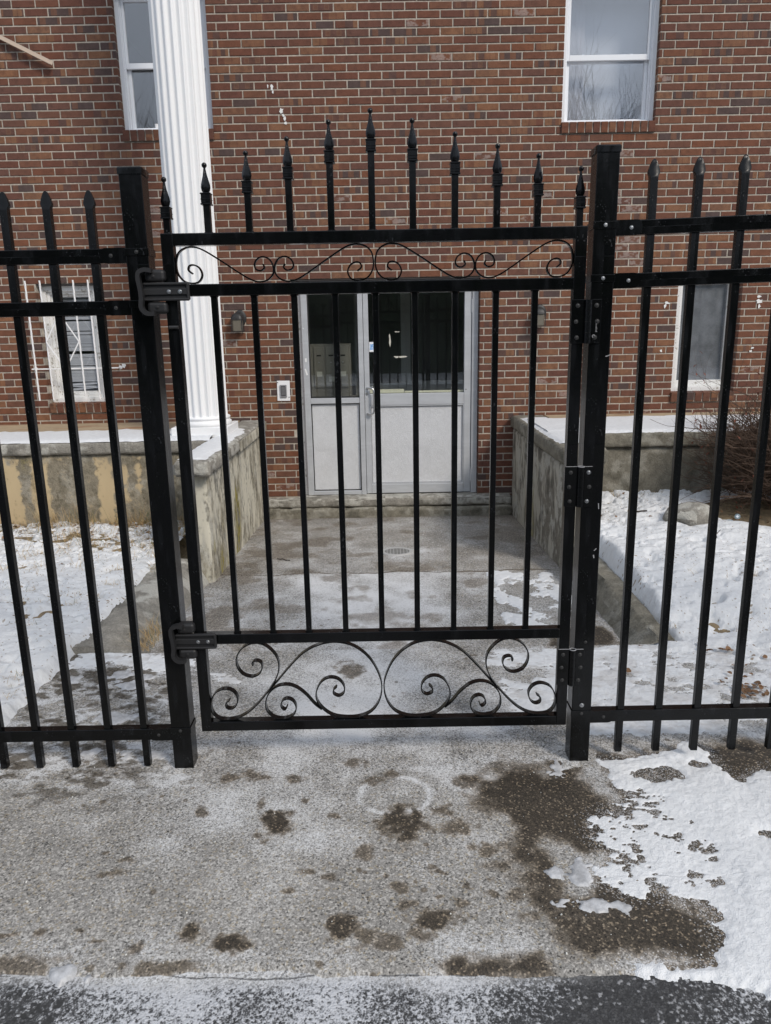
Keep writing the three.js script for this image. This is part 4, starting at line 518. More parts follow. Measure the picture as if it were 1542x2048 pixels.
// ---------------------------------------------------------------- old concrete: porches, side walls, kerbs, step
function roughBox(x0, x1, y0, y1, z0, z1, step, amp, r) {
  const w = x1 - x0, h = y1 - y0, d = z1 - z0, n = (v) => Math.max(2, Math.min(160, Math.round(v / step)));
  let g = new THREE.BoxGeometry(w, h, d, n(w), n(h), n(d)); g.deleteAttribute('uv'); g.deleteAttribute('normal'); g = mergeVertices(g, 1e-5); const p = g.attributes.position;
  for (let i = 0; i < p.count; i++) {
    let X = p.getX(i), Y = p.getY(i), Z = p.getZ(i); const fx = Math.abs(X) > w / 2 - 1e-4, fy = Math.abs(Y) > h / 2 - 1e-4, fz = Math.abs(Z) > d / 2 - 1e-4, cx = X + x0, cy = Y + y0, cz = Z + z0;
    const nz = fbm(cx * 9 + cz * 7, cy * 9 - cz * 5 + 20, 4) - 0.5, e = (fx + fy + fz) > 1 ? r * (0.6 + 1.2 * noise(cx * 13 + cz * 11, cy * 13 + 3)) : 0;
    if (fx) X -= Math.sign(X) * (e - nz * amp); if (fy) Y -= Math.sign(Y) * (e - nz * amp); if (fz) Z -= Math.sign(Z) * (e - nz * amp); p.setXYZ(i, X, Y, Z);
  }
  g.computeVertexNormals(); g.translate((x0 + x1) / 2, (y0 + y1) / 2, (z0 + z1) / 2); return metric(g);
}
function oldConcrete(u, v, o, { base = [0.24, 0.225, 0.195], lime = 0, moss = 0, dark = 0 }) {
  cells(u * 130, v * 130); const t = CELL[2]; cells(u * 300, v * 300); const t2 = CELL[2], n = fbm(u * 6, v * 6, 4), m = fbm(u * 22, v * 22, 4), k = 0.72 + 0.55 * m + (t - 0.5) * 0.30 + (t2 - 0.5) * 0.26;
  let r = base[0] * k, g = base[1] * k, b = base[2] * k; const w = sstep(0.52, 0.66, n * 0.6 + m * 0.4 + lime * 0.3) * (0.3 + 0.5 * t2) * (lime > 0 ? 1 : 0.4); r = mix(r, 0.52, w); g = mix(g, 0.51, w); b = mix(b, 0.46, w);
  const d = sstep(0.55, 0.75, fbm(u * 9 + 31, v * 9, 4)) * (0.35 + dark); r *= 1 - 0.6 * d; g *= 1 - 0.6 * d; b *= 1 - 0.62 * d;
  if (moss > 0) { const q = clamp(moss) * sstep(0.35, 0.6, m + (t2 - 0.5) * 0.3); r = mix(r, 0.24, q); g = mix(g, 0.20, q); b = mix(b, 0.035, q); }
  o[0] = r; o[1] = g; o[2] = b; o[3] = 0.4 + (t - 0.5) * 0.4 + (t2 - 0.5) * 0.25 + (m - 0.5) * 0.5; o[4] = 0.95;
}
function placed(t, x0, sx, y0, sy) { const c = t.clone(); c.repeat.set(1 / sx, 1 / sy); c.offset.set(-x0 / sx, -y0 / sy); c.needsUpdate = true; return c; }
function wallMat(x0, x1, y0, y1, w, h, fn, bs = 0.004) { const t = texture(w, h, (i, j, o) => fn(mix(x0, x1, (i + 0.5) / w), mix(y0, y1, (j + 0.5) / h), o), { bump: true }); return new THREE.MeshStandardMaterial({ map: placed(t.map, x0, x1 - x0, y0, y1 - y0), bumpMap: placed(t.bump, x0, x1 - x0, y0, y1 - y0), bumpScale: bs, roughness: 0.95 }); }
const capMat = wallMat(0, 2, 0, 2, 1024, 1024, (u, v, o) => oldConcrete(u, v, o, { lime: 0.25, dark: 0.15 }), 0.006);
const greyMat = wallMat(0, 2, 0, 2, 1024, 1024, (u, v, o) => oldConcrete(u + 7, v, o, { base: [0.18, 0.165, 0.13], dark: 0.25 }), 0.004);
const CREAM = [[-3.30, -2.88, 0.12, 0.66], [-2.80, -2.65, 0.15, 0.64], [-2.28, -2.145, 0.12, 0.64], [-2.08, -2.03, 0.30, 0.60], [-1.97, -1.925, 0.35, 0.64], [-3.8, -3.5, 0.1, 0.66]];
const leftFront = wallMat(-4.0, -1.3, -0.2, 0.9, 1280, 512, (x, y, o) => {
  oldConcrete(x, y, o, { base: [0.235, 0.205, 0.150], dark: 0.1, moss: sstep(0.62, 0.8, fbm(x * 5, y * 1.4 + 3, 3)) * 0.5 });
  let c = -1; for (const [a, b, d, e] of CREAM) c = Math.max(c, Math.min((x - a) / 0.02, (b - x) / 0.02, (y - d) / 0.05, (e - y) / 0.05)); c = sstep(-0.6, 0.9, c + (fbm(x * 26, y * 26, 4) - 0.5) * 3.2 - 3 * Math.max(0, fbm(x * 60, y * 60, 3) - 0.58)); const q = 0.92 + 0.16 * fbm(x * 14, y * 5, 3);
  const dr = sstep(0.52, 0.72, fbm(x * 20, y * 4 + 9, 4) * 0.6 + fbm(x * 50, y * 40, 3) * 0.4) * 0.45; o[0] = mix(o[0], 0.50 * q, c) * (1 - dr); o[1] = mix(o[1], 0.39 * q, c) * (1 - dr); o[2] = mix(o[2], 0.235 * q, c) * (1 - dr * 1.05); o[3] = mix(o[3], 0.7, c);
}, 0.004);
const leftInner = wallMat(-4.7, -2.1, -0.25, 0.9, 1280, 640, (z, y, o) => {
  const streak = fbm(z * 20 + 0.6 * fbm(z * 6, y * 6, 2), y * 6.5, 5), patch = fbm(z * 7 + 2, y * 4, 4), nearEnd = sstep(-3.1, -2.4, z), lich = Math.exp(-Math.pow((z + 3.22 + (y - 0.2) * 0.12) / 0.10, 2)) * sstep(0.52, 0.30, y) + 0.8 * Math.exp(-Math.pow((z + 2.62) / 0.07, 2)) * sstep(0.16, 0.02, y);
  oldConcrete(z * 1.1, y * 0.7, o, { base: [0.30, 0.275, 0.215], dark: 0.1, lime: 0.2, moss: lich * 1.6 + 0.5 * sstep(0.60, 0.75, fbm(z * 5, y * 3 + 5, 3)) });
  const c = sstep(0.30, 0.70, 0.55 - 0.20 * nearEnd + (streak - 0.5) * 1.5 + (patch - 0.5) * 0.9 - lich * 0.55); const q = 0.92 + 0.16 * patch; const dr = sstep(0.50, 0.72, fbm(z * 24 + 4, y * 5, 4) * 0.55 + fbm(z * 60, y * 40, 3) * 0.45) * 0.6; o[0] = mix(o[0], 0.53 * q, c) * (1 - dr); o[1] = mix(o[1], 0.50 * q, c) * (1 - dr); o[2] = mix(o[2], 0.41 * q, c) * (1 - dr); o[3] = mix(o[3], 0.75, c);
}, 0.005);
const rightInner = wallMat(-4.7, -2.1, -0.25, 0.9, 1280, 640, (z, y, o) => {
  const streak = fbm(z * 20 + 70, y * 5.5, 5), nearEnd = sstep(-3.6, -2.9, z); const lich = 0.8 * Math.exp(-Math.pow((z + 3.55) / 0.06, 2)) * sstep(0.45, 0.2, y);
  oldConcrete(z + 9, y, o, { base: [0.17, 0.155, 0.125], dark: 0.35, lime: 0.1, moss: lich });
  const c = sstep(0.35, 0.72, 0.54 - 0.22 * nearEnd + (streak - 0.5) * 1.5); o[0] = mix(o[0], 0.42, c * 0.85); o[1] = mix(o[1], 0.395, c * 0.85); o[2] = mix(o[2], 0.33, c * 0.85);
}, 0.006);
const slabTop = wallMat(0, 2, 0, 2, 1024, 1024, (u, v, o) => { const n = fbm(u * 3, v * 9, 4), m = fbm(u * 30, v * 30, 3), r = sstep(0.64, 0.72, fbm(u * 4 + 5, v * 14, 4)); const k = 0.85 + 0.3 * n + 0.25 * (m - 0.5); o[0] = mix(0.36, 0.30, r) * k; o[1] = mix(0.275, 0.17, r) * k; o[2] = mix(0.175, 0.09, r) * k; o[3] = m; }, 0.003);
{
  const lp = thing('concrete_porch', 'left concrete porch with peeling cream paint under the white column', 'porch');
  part('front_wall', roughBox(-7.0, -1.37, -0.2, 0.685, -3.55, -3.285, 0.04, 0.008, 0.002), leftFront, lp);
  part('coping', roughBox(-7.0, -1.375, 0.686, 0.782, -3.56, -3.25, 0.02, 0.010, 0.006), capMat, lp);
  part('floor_slab', bx(-7.0, -1.375, 0.60, 0.780, WZ + 0.002, -3.561), slabTop, lp);
  part('side_wall', roughBox(-1.352, -1.172, -0.3, 0.685, WZ + 0.002, -2.33, 0.03, 0.012, 0.008), leftInner, lp);
  part('side_coping', roughBox(-1.368, -1.125, 0.686, 0.784, WZ + 0.003, -2.22, 0.02, 0.014, 0.010), capMat, lp);
  part('paint_edge', roughBox(-1.1245, -1.119, 0.688, 0.770, WZ + 0.01, -3.25, 0.03, 0.004, 0.001), leftInner, lp);
  const rp = thing('concrete_porch', 'right grey concrete porch with snow along its ledge', 'porch');
  part('front_wall', roughBox(1.52, 7.0, -0.2, 0.668, -3.55, -3.285, 0.04, 0.006, 0.002), greyMat, rp);
  part('coping', roughBox(1.53, 7.0, 0.669, 0.782, -3.56, -3.25, 0.02, 0.006, 0.004), greyMat, rp);
  part('floor_slab', bx(1.53, 7.0, 0.60, 0.780, WZ + 0.002, -3.561), slabTop, rp);
  part('side_wall', roughBox(1.232, 1.50, -0.3, 0.668, WZ + 0.002, -2.535, 0.03, 0.014, 0.008), rightInner, rp);
  part('side_coping', roughBox(1.205, 1.526, 0.669, 0.784, WZ + 0.003, -2.51, 0.02, 0.010, 0.010), greyMat, rp);
  const step = thing('door_step', 'cracked concrete step below the entrance door', 'step');
  part('slab', roughBox(-1.17, 1.23, -0.075, 0.021, WZ - 0.16, WZ + 0.075, 0.02, 0.014, 0.008), capMat, step); part('footing', roughBox(-1.17, 1.23, -0.3, -0.078, WZ - 0.16, WZ + 0.10, 0.02, 0.030, 0.012), greyMat, step);
  // kerbs beside the sunken walk
  const kerb = (near, far, z0, z1, m, label) => { const nz = 70, R = []; for (let k = 0; k <= nz; k++) { const t = k / nz, z = mix(z0, z1, t); R.push(near.map((p, i) => { const x = mix(far[i][0], p[0], t), y = mix(far[i][1], p[1], t), n = (fbm(z * 9 + i * 3, i * 5 + 2, 4) - 0.5) * 0.03; return [x + n, y + (i ? (fbm(z * 11 + 40 + i, 3, 4) - 0.5) * 0.022 : 0), z]; })); } top('concrete_kerb', metric(smooth(loft(R), 50)), m, label, 'kerb'); };
  kerb([[-1.63, -0.2], [-1.625, 0.028], [-1.61, 0.036], [-1.53, 0.040], [-1.46, 0.030], [-1.43, 0.012], [-1.33, -0.03], [-1.26, -0.06], [-1.24, -0.2]].reverse(), [[-1.555, -0.2], [-1.55, 0.10], [-1.535, 0.112], [-1.43, 0.114], [-1.335, 0.108], [-1.31, 0.09], [-1.25, 0.02], [-1.215, -0.065], [-1.20, -0.2]].reverse(), -2.34, -1.056, capMat, 'sloping concrete kerb beside the left lawn');
  kerb([[1.24, -0.2], [1.262, -0.055], [1.375, 0.015], [1.39, 0.030], [1.45, 0.036], [1.475, 0.02], [1.48, -0.2]].reverse(), [[1.228, -0.2], [1.232, -0.06], [1.236, 0.14], [1.25, 0.158], [1.37, 0.16], [1.385, 0.14], [1.40, -0.2]].reverse(), -2.53, -1.056, greyMat, 'dark concrete kerb beside the right lawn');
}

// snow on the porches
{
  const strip = (x0, x1, z0, z1, y, back, front, label) => { const f = memo((x, z) => { const e = Math.min(z - (back + 0.16 * (fbm(x * 5, 2, 3) - 0.5) + 0.04 * (noise(x * 22, 8) - 0.5)), front - z, 9) + 0.03 * (fbm(x * 16, z * 16, 3) - 0.5); return e <= 0 ? e * 0.3 : 0.014 * (1 - Math.exp(-e / 0.03)) + 0.008 * fbm(x * 6, z * 6, 3); }); top('snow', sheet(x0, x1, z0, z1, 0.018, (x, z) => y + f(x, z), (x, z) => f(x, z) > -0.004), snowMat, label, 'snow', 'stuff'); };
  strip(-5, -1.36, -4.2, -3.26, 0.786, -3.92, -3.27, 'strip of snow along the left porch ledge');
  strip(1.28, 5, -4.5, -3.26, 0.786, -4.22, -3.275, 'strip of snow along the right porch ledge');
  const cap = (x0, x1, z0, z1, y, label, ph) => { const f = memo((x, z) => { const e = Math.min(x - x0 - 0.02, x1 - x - 0.02 - 0.05 * (fbm(z * 6 + ph, 1, 3)), z1 - z, z - z0) + 0.03 * (fbm(x * 18 + ph, z * 18, 3) - 0.5); return e <= 0 ? e * 0.3 : 0.012 * (1 - Math.exp(-e / 0.02)); }); top('snow', sheet(x0, x1, z0, z1, 0.012, (x, z) => y + f(x, z), (x, z) => f(x, z) > -0.004), snowMat, label, 'snow', 'stuff'); };
  cap(-1.37, -1.14, -3.9, -2.32, 0.788, 'snow on the top of the left side wall', 0); cap(1.24, 1.55, -4.3, -2.75, 0.788, 'snow on the top of the right side wall', 30);
}
// ---------------------------------------------------------------- white fluted column
{
  const c = thing('fluted_column', 'tall white fluted column on a square plinth on the left porch', 'column', [-1.47, 0.782, -3.64]);
  const wt = texture(256, 1024, (i, j, o) => { const n = fbm(i / 40, j / 16, 4), d = sstep(0.74, 0.78, fbm(i / 5, j / 5, 2)) * 0.3; const v = 0.80 + (n - 0.5) * 0.02 - d * 0.06; o[0] = v * 0.995; o[1] = v; o[2] = v * 1.0; }); const wm = new THREE.MeshStandardMaterial({ map: rep(wt.map, 0.4, 1.6), roughness: 0.5 });
  const N = 20, pts = []; for (let f = 0; f < N; f++) for (let k = 0; k < 10; k++) { const u = k / 10, a = (f + u) / N * 2 * Math.PI + 0.09, fl = u < 0.16 ? 0 : Math.sin((u - 0.16) / 0.84 * Math.PI) * 0.0165; pts.push(new THREE.Vector2(Math.cos(a) * (0.1845 - fl), Math.sin(a) * (0.1845 - fl))); }
  const g = new THREE.ExtrudeGeometry(new THREE.Shape(pts), { depth: 5.2, bevelEnabled: false, steps: 1 }); g.rotateX(-Math.PI / 2); g.translate(0, 0.155, 0); part('shaft', metric(g), wm, c);
  const prof = [[0.0, 0.082], [0.205, 0.082], [0.213, 0.09], [0.215, 0.10], [0.211, 0.112], [0.202, 0.118], [0.196, 0.124], [0.196, 0.132], [0.203, 0.136], [0.205, 0.144], [0.200, 0.152], [0.188, 0.156], [0.0, 0.157]].map(p => new THREE.Vector2(...p)); part('base_moulding', smooth(new THREE.LatheGeometry(prof, 48), 35), wm, c);
  part('plinth', bx(-0.225, 0.225, 0.0, 0.081, -0.225, 0.225, 0.006), wm, c);
  part('capital', [bx(-0.25, 0.25, 5.42, 5.5, -0.25, 0.25, 0.01), new THREE.LatheGeometry([[0, 5.35], [0.19, 5.35], [0.235, 5.41], [0.235, 5.4195], [0, 5.4195]].map(p => new THREE.Vector2(...p)), 40)], wm, c);
}

// ---------------------------------------------------------------- black iron: gate, posts, fence panels
const ironT = texture(512, 512, (i, j, o) => { const n = fbm(i / 60, j / 60, 4), s = sstep(0.80, 0.84, noise(i / 3 + 7, j / 5)) * sstep(0.6, 0.75, fbm(i / 40 + 3, j / 40, 3)), dust = fbm(i / 18, j / 90, 4); const v = 0.002 + 0.0015 * n + 0.015 * s + 0.003 * sstep(0.55, 0.8, dust); o[0] = v * 0.9; o[1] = v; o[2] = v * 1.15; o[3] = n; o[4] = 0.11 + 0.16 * dust + 0.3 * s; }, { bump: true, rough: true });
const iron = new THREE.MeshPhysicalMaterial({ specularIntensity: 0.55, map: rep(ironT.map, 0.6, 0.6), roughnessMap: rep(ironT.rough, 0.6, 0.6), roughness: 1, bumpMap: rep(ironT.bump, 0.6, 0.6), bumpScale: 0.0006 });
const plastic = mat(0.013, 0.013, 0.014, 0.55), screwMat = new THREE.MeshStandardMaterial({ color: lin(0.38, 0.39, 0.40), roughness: 0.35, metalness: 1 }), boltMat = new THREE.MeshStandardMaterial({ color: lin(0.05, 0.05, 0.05), roughness: 0.4, metalness: 0.5 });
const wornMat = mat(0.28, 0.28, 0.29, 0.6);
function boltAt(x, y, z, parent, m = boltMat, r = 0.007) { const g = join([smooth(new THREE.SphereGeometry(r, 16, 8, 0, Math.PI * 2, 0, Math.PI / 2).scale(1, 0.55, 1).rotateX(Math.PI / 2)), cyl(r * 1.35, 0.0012, 16).rotateX(Math.PI / 2), new THREE.TorusGeometry(r * 0.42, r * 0.16, 6, 12).translate(0, 0, r * 0.5)]); const b = part('bolt', g, m, parent); b.position.set(x, y, z); return b; }

const gate = thing('garden_gate', 'black iron gate with scrollwork and spear tops arching over the walkway', 'gate', [-0.02, 0, -0.018]);
{
  const X0 = -0.673, X1 = 0.673, S = 0.038, h = S / 2, gx = 0.02; // local x = world x + 0.02
  part('stile', bx(X0, X0 + S, 0.155, 1.892, -h, h, 0.003), iron, gate); part('stile', bx(X1 - S, X1, 0.155, 1.892, -h, h, 0.003), iron, gate);
  for (const y of [[1.854, 1.892], [1.700, 1.738], [0.500, 0.538], [0.155, 0.193]]) part('rail', bx(X0 + S - 0.001, X1 - S + 0.001, y[0] + 0.0004, y[1] - 0.0004, -h + 0.0004, h - 0.0004, 0.003), iron, gate);
  const weld = (x, y) => smooth(new THREE.SphereGeometry(0.013, 8, 5).scale(1.15, 0.32, 1.15).translate(x, y, 0));
  const px = [-0.540, -0.411, -0.282, -0.150, -0.020, 0.107, 0.237, 0.369, 0.495];
  for (const x of px) part('picket', [bx(x + gx - 0.0098, x + gx + 0.0098, 0.5385, 1.6995, -0.0098, 0.0098, 0.0018), weld(x + gx, 0.539), weld(x + gx, 1.699)], iron, gate);
  // spear-topped pickets standing on the top rail, rising to the middle one
  const sx = [-0.672, -0.543, -0.413, -0.284, -0.154, -0.025, 0.103, 0.235, 0.367, 0.495, 0.628], sy = [2.060, 2.099, 2.131, 2.169, 2.214, 2.244, 2.214, 2.174, 2.138, 2.108, 2.069];
  const R8 = (r, y, k) => { const o = []; for (let i = 0; i < 16; i++) { const a = -i / 16 * 6.28318, e = i % 4 === 0 ? 1 : i % 4 === 2 ? 1 - k : 1 - k * 0.55; o.push([Math.cos(a) * r * e * 0.78, y, Math.sin(a) * r * e * 0.78]); } return o; };
  const fin = smooth(loft([R8(0.0115, 0, 0.3), R8(0.0165, 0.006, 0.28), R8(0.0195, 0.016, 0.26), R8(0.0180, 0.026, 0.25), R8(0.0135, 0.038, 0.22), R8(0.0092, 0.050, 0.16), R8(0.0062, 0.062, 0.08), R8(0.0048, 0.070, 0.0), R8(0.0045, 0.074, 0)]), 24), ball = new THREE.SphereGeometry(0.0082, 16, 12).translate(0, 0.0805, 0), finG = join([fin, ball]);
  const colG = join([bx(-0.0148, 0.0148, 0.004, 0.029, -0.0148, 0.0148, 0.0015), bx(-0.0165, 0.0165, 0.0292, 0.034, -0.0165, 0.0165, 0.002), bx(-0.0165, 0.0165, -0.002, 0.0038, -0.0165, 0.0165, 0.002), bx(-0.0158, 0.0158, 0.0135, 0.0165, -0.0158, 0.0158, 0.001)]);
  sx.forEach((x, i) => { const t = sy[i] - 0.123, p = part('spear_picket', [bx(x + gx - 0.0105, x + gx + 0.0105, 1.8925, t + 0.01, -0.0105, 0.0105, 0.0018), weld(x + gx, 1.893)], iron, gate); const c = part('collar', colG, iron, p); c.position.set(x + gx, t, 0); const f = part('finial', finG, iron, p); f.position.set(x + gx, t + 0.0342, 0); });
  // scrolls of flat bar
  const ribbon = (pts, th, dz) => {
    const cv = new THREE.CatmullRomCurve3(pts.map(p => new THREE.Vector3(p[0] + gx, p[1], 0)), false, 'centripetal'), n = pts.length * 5, R = [];
    for (let i = 0; i <= n; i++) { const t = i / n, p = cv.getPoint(t), d = cv.getTangent(t), nx = -d.y, ny = d.x, k = th / 2; R.push([[p.x + nx * k, p.y + ny * k, dz / 2], [p.x - nx * k, p.y - ny * k, dz / 2], [p.x - nx * k, p.y - ny * k, -dz / 2], [p.x + nx * k, p.y + ny * k, -dz / 2]]); }
    return smooth(loft(R), 50);
  };
  const S1 = [[-0.603,1.770],[-0.616,1.782],[-0.612,1.794],[-0.599,1.797],[-0.581,1.788],[-0.573,1.766],[-0.584,1.746],[-0.605,1.741],[-0.632,1.748],[-0.650,1.771],[-0.654,1.801],[-0.645,1.832],[-0.623,1.848],[-0.596,1.851],[-0.572,1.845],[-0.513,1.810],[-0.453,1.770],[-0.417,1.749],[-0.393,1.742],[-0.365,1.747],[-0.346,1.766],[-0.345,1.791],[-0.357,1.811],[-0.378,1.818],[-0.397,1.809],[-0.404,1.792],[-0.399,1.780],[-0.384,1.776],[-0.373,1.785],[-0.377,1.796]];
  const C1 = -0.342, mir = (p, c) => p.map(([x, y]) => [2 * c - x, y]); const s2 = mir(S1, C1), mid = -0.021; // a pair, then the pair mirrored about the middle
  for (const p of [S1, s2.map(([x, y]) => [x < -0.3 ? x : mix(-0.3, -0.024, (x + 0.3) / (-0.030 + 0.3)), y])]) { part('scroll', ribbon(p, 0.0048, 0.013), iron, gate); part('scroll', ribbon(mir(p, mid), 0.0048, 0.013), iron, gate); }
  const E1 = [[-0.585,0.275],[-0.599,0.262],[-0.598,0.245],[-0.581,0.239],[-0.563,0.252],[-0.555,0.282],[-0.569,0.309],[-0.598,0.320],[-0.635,0.305],[-0.653,0.269],[-0.652,0.228],[-0.632,0.203],[-0.599,0.196],[-0.557,0.203],[-0.517,0.226],[-0.481,0.260],[-0.446,0.301],[-0.405,0.348],[-0.359,0.403],[-0.307,0.456],[-0.252,0.486],[-0.193,0.497],[-0.128,0.482],[-0.075,0.440],[-0.041,0.384],[-0.025,0.323],[-0.035,0.263],[-0.064,0.220],[-0.109,0.199],[-0.159,0.196],[-0.208,0.206],[-0.246,0.236],[-0.265,0.270],[-0.265,0.303],[-0.244,0.342],[-0.214,0.357],[-0.184,0.350],[-0.163,0.322],[-0.165,0.295],[-0.183,0.283],[-0.202,0.293],[-0.202,0.308],[-0.190,0.320]];
  const E2 = [[-0.491,0.410],[-0.494,0.421],[-0.482,0.429],[-0.463,0.423],[-0.458,0.402],[-0.472,0.376],[-0.497,0.366],[-0.529,0.377],[-0.548,0.407],[-0.549,0.442],[-0.528,0.477],[-0.494,0.496],[-0.457,0.495],[-0.423,0.471],[-0.401,0.436],[-0.398,0.395],[-0.413,0.351],[-0.438,0.312]];
  const E3 = [[-0.375,0.245],[-0.384,0.232],[-0.397,0.243],[-0.392,0.267],[-0.373,0.276],[-0.352,0.266],[-0.342,0.239],[-0.354,0.210],[-0.386,0.196],[-0.424,0.202],[-0.449,0.228],[-0.453,0.262],[-0.440,0.298],[-0.409,0.325],[-0.373,0.332],[-0.338,0.321],[-0.304,0.292],[-0.272,0.252],[-0.248,0.231]];
  for (const p of [E1, E2, E3]) { part('scroll', ribbon(p, 0.0042, 0.022), iron, gate); part('scroll', ribbon(mir(p, mid), 0.0042, 0.022), iron, gate); }
  // latches: a wrap-round keeper with a bow handle and a ribbed arm screwed to the rail
  for (const [y, nm] of [[1.715, 'upper latch with bow handle'], [0.520, 'lower latch with bow handle']]) {
    const f = h, l = part('latch', [bx(-0.728, -0.664, y - 0.068, y - 0.030, f - 0.022, f + 0.020, 0.012), bx(-0.728, -0.664, y + 0.030, y + 0.068, f - 0.022, f + 0.020, 0.012), bx(-0.735, -0.60, y - 0.0275, y + 0.0275, f + 0.001, f + 0.012, 0.004)], plastic, gate); l.userData.label = nm;
    part('arm_rib', [bx(-0.735, -0.592, y + 0.0195, y + 0.0285, f + 0.006, f + 0.020, 0.004), bx(-0.735, -0.592, y - 0.0285, y - 0.0195, f + 0.006, f + 0.020, 0.004), bx(-0.735, -0.594, y - 0.010, y + 0.010, f + 0.0125, f + 0.018, 0.003), bx(-0.600, -0.590, y - 0.026, y + 0.026, f + 0.004, f + 0.019, 0.004)], plastic, l);
    const bow = [[-0.700, 0.063], [-0.722, 0.066], [-0.740, 0.058], [-0.7435, 0.040], [-0.7395, 0.010], [-0.7385, -0.022], [-0.7415, -0.044], [-0.736, -0.058], [-0.722, -0.067], [-0.700, -0.066]], cv = new THREE.CatmullRomCurve3(bow.map(p => new THREE.Vector3(p[0], y + p[1], f + 0.030))), R = []; for (let i = 0; i <= 40; i++) { const t = i / 40, p = cv.getPoint(t), d = cv.getTangent(t), nx = -d.y, ny = d.x, k = 0.0065; R.push([[1, 1], [1, -1], [-1, -1], [-1, 1]].map(([a, b]) => [p.x + nx * k * a, p.y + ny * k * a, p.z + b * 0.011])); } part('bow_handle', smooth(loft(R), 30), plastic, l);
    for (const x of [-0.654, -0.619]) boltAt(x, y, f + 0.0195, l, screwMat, 0.0052); boltAt(-0.700, y + 0.047, f + 0.021, l, plastic, 0.005); boltAt(-0.695, y - 0.047, f + 0.021, l, plastic, 0.005);
  }
  part('rod_end', [cyl(0.006, 0.03, 10).rotateZ(Math.PI / 2).translate(-0.672 + 0.02, 1.605, h + 0.006)], boltMat, gate);
  // three butt hinges
  for (const [yc, kind] of [[1.600, 0], [1.055, 1], [0.389, 2]]) {
    const f = h + 0.0005, H = 0.069, hx = 0.684, hg = part('hinge', [bx(hx - 0.054, hx - 0.010, yc - H, yc + H, f, f + 0.0035, 0.0015)], iron, gate); hg.userData.label = ['upper hinge with a maker\'s mark on its leaf', 'middle hinge with bright screws', 'lower hinge with worn bright edges'][kind];
    part('leaf', bx(hx + 0.010, hx + 0.042, yc - H, yc + H, f + 0.002, f + 0.0055, 0.0015), iron, hg);
    for (let k = 0; k < 4; k++) part('knuckle', cyl(0.0125, 0.0335, 20).translate(hx, yc - 0.0525 + k * 0.0345, f + 0.004), iron, hg);
    if (kind) part('worn_edge', [bx(hx - 0.05, hx - 0.012, yc + H + 0.0002, yc + H + 0.0014, f, f + 0.0035), bx(hx + 0.012, hx + 0.038, yc + H + 0.0002, yc + H + 0.0014, f + 0.002, f + 0.0055), new THREE.TorusGeometry(0.0108, 0.0018, 6, 24).rotateX(Math.PI / 2).translate(hx, yc + 0.0695, f + 0.004)], wornMat, hg);
    const m = kind === 1 ? screwMat : boltMat; for (const [dx, dy] of [[0.026, 0.050], [0.030, 0], [0.024, -0.050]]) boltAt(hx + dx, yc + dy, f + 0.006, hg, kind === 1 && dy !== 0 ? screwMat : m === screwMat ? boltMat : m, 0.0055); for (const [dx, dy] of [[-0.034, 0.050], [-0.038, 0], [-0.034, -0.050]]) boltAt(hx + dx, yc + dy, f + 0.004, hg, boltMat, 0.0052);
    if (!kind) { const mk = [new THREE.TorusGeometry(0.0042, 0.0014, 6, 18).translate(hx + 0.020, yc - 0.047, f + 0.006)]; const hs = [7, 4, 4, 4, 5, 6, 4, 6]; hs.forEach((q, i) => mk.push(bx(hx + 0.0255, hx + 0.0255 + q * 0.0009, yc - 0.002 - i * 0.0042, yc - 0.0038 - i * 0.0042, f + 0.0055, f + 0.0062))); part('makers_mark', mk, wornMat, hg); }
  }
}
// posts
function post(x, H, label, straps, group) {
  const p = thing('gate_post', label, 'post', [x, 0, -0.035], 0, group), w = 0.0355;
  part('shaft', bx(-w, w, -0.03, H - 0.018, -w, w, 0.003), iron, p);
  part('footing', sheet(-0.13, 0.13, -0.13, 0.13, 0.006, (a, b) => 0.005 - 0.012 * sstep(0.035, 0.115, Math.max(Math.abs(a), Math.abs(b)) + 0.05 * (fbm(a * 30 + x * 9, b * 30, 4) - 0.5)) + 0.004 * (fbm(a * 90, b * 90, 3) - 0.5)), tileConc, p);
  const cw = w + 0.0035; part('cap', smooth(loft([ringRect(cw * 2, cw * 2, H - 0.022, 2, 0.12), ringRect(cw * 2, cw * 2, H - 0.005, 2, 0.12), ringRect(cw * 1.9, cw * 1.9, H - 0.001, 2, 0.15), ringRect(cw * 0.4, cw * 0.4, H + 0.005, 2, 0.3)]), 25), iron, p);
  for (const y of straps) { const s = part('strap', frameStrap(w, y), iron, p); boltAt(0, y, w + 0.0035, p, y > 0.5 && x > 0 ? screwMat : boltMat, 0.0046); }
  return p;
}
function frameStrap(w, y) { const o = w + 0.003, i = w + 0.0003, a = 0.011; return [bx(-o, o, y - a, y + a, i, o, 0.0012), bx(-o, o, y - a, y + a, -o, -i, 0.0012), bx(-o, -i, y - a, y + a, -i, i), bx(i, o, y - a, y + a, -i, i)]; }
post(-0.771, 2.088, 'square black gate post carrying the latches, left of the gate', [1.838, 1.68, 0.162]);
const rp2 = post(0.707, 2.126, 'square black gate post carrying the hinges, right of the gate', [1.893, 1.733, 0.203]);
boltAt(0, 0.236, 0.038, rp2, screwMat, 0.0062); boltAt(0.002, 0.485, 0.038, rp2, boltMat, 0.0045);
// side face plate of bare metal along the hinge gap is the post's own gloss; scuffs of white primer
for (const [x, y, w, h2, a] of [[0.02, 0.83, 0.012, 0.003, 0.8], [0.016, 0.805, 0.004, 0.012, 0.2], [0.028, 1.49, 0.014, 0.003, 0.3], [0.024, 0.985, 0.003, 0.02, 0.1]]) { const g = bx(-w / 2, w / 2, -h2 / 2, h2 / 2, 0, 0.0006); g.rotateZ(a); g.translate(x, y, 0.0357); part('scuff', g, wornMat, rp2); }

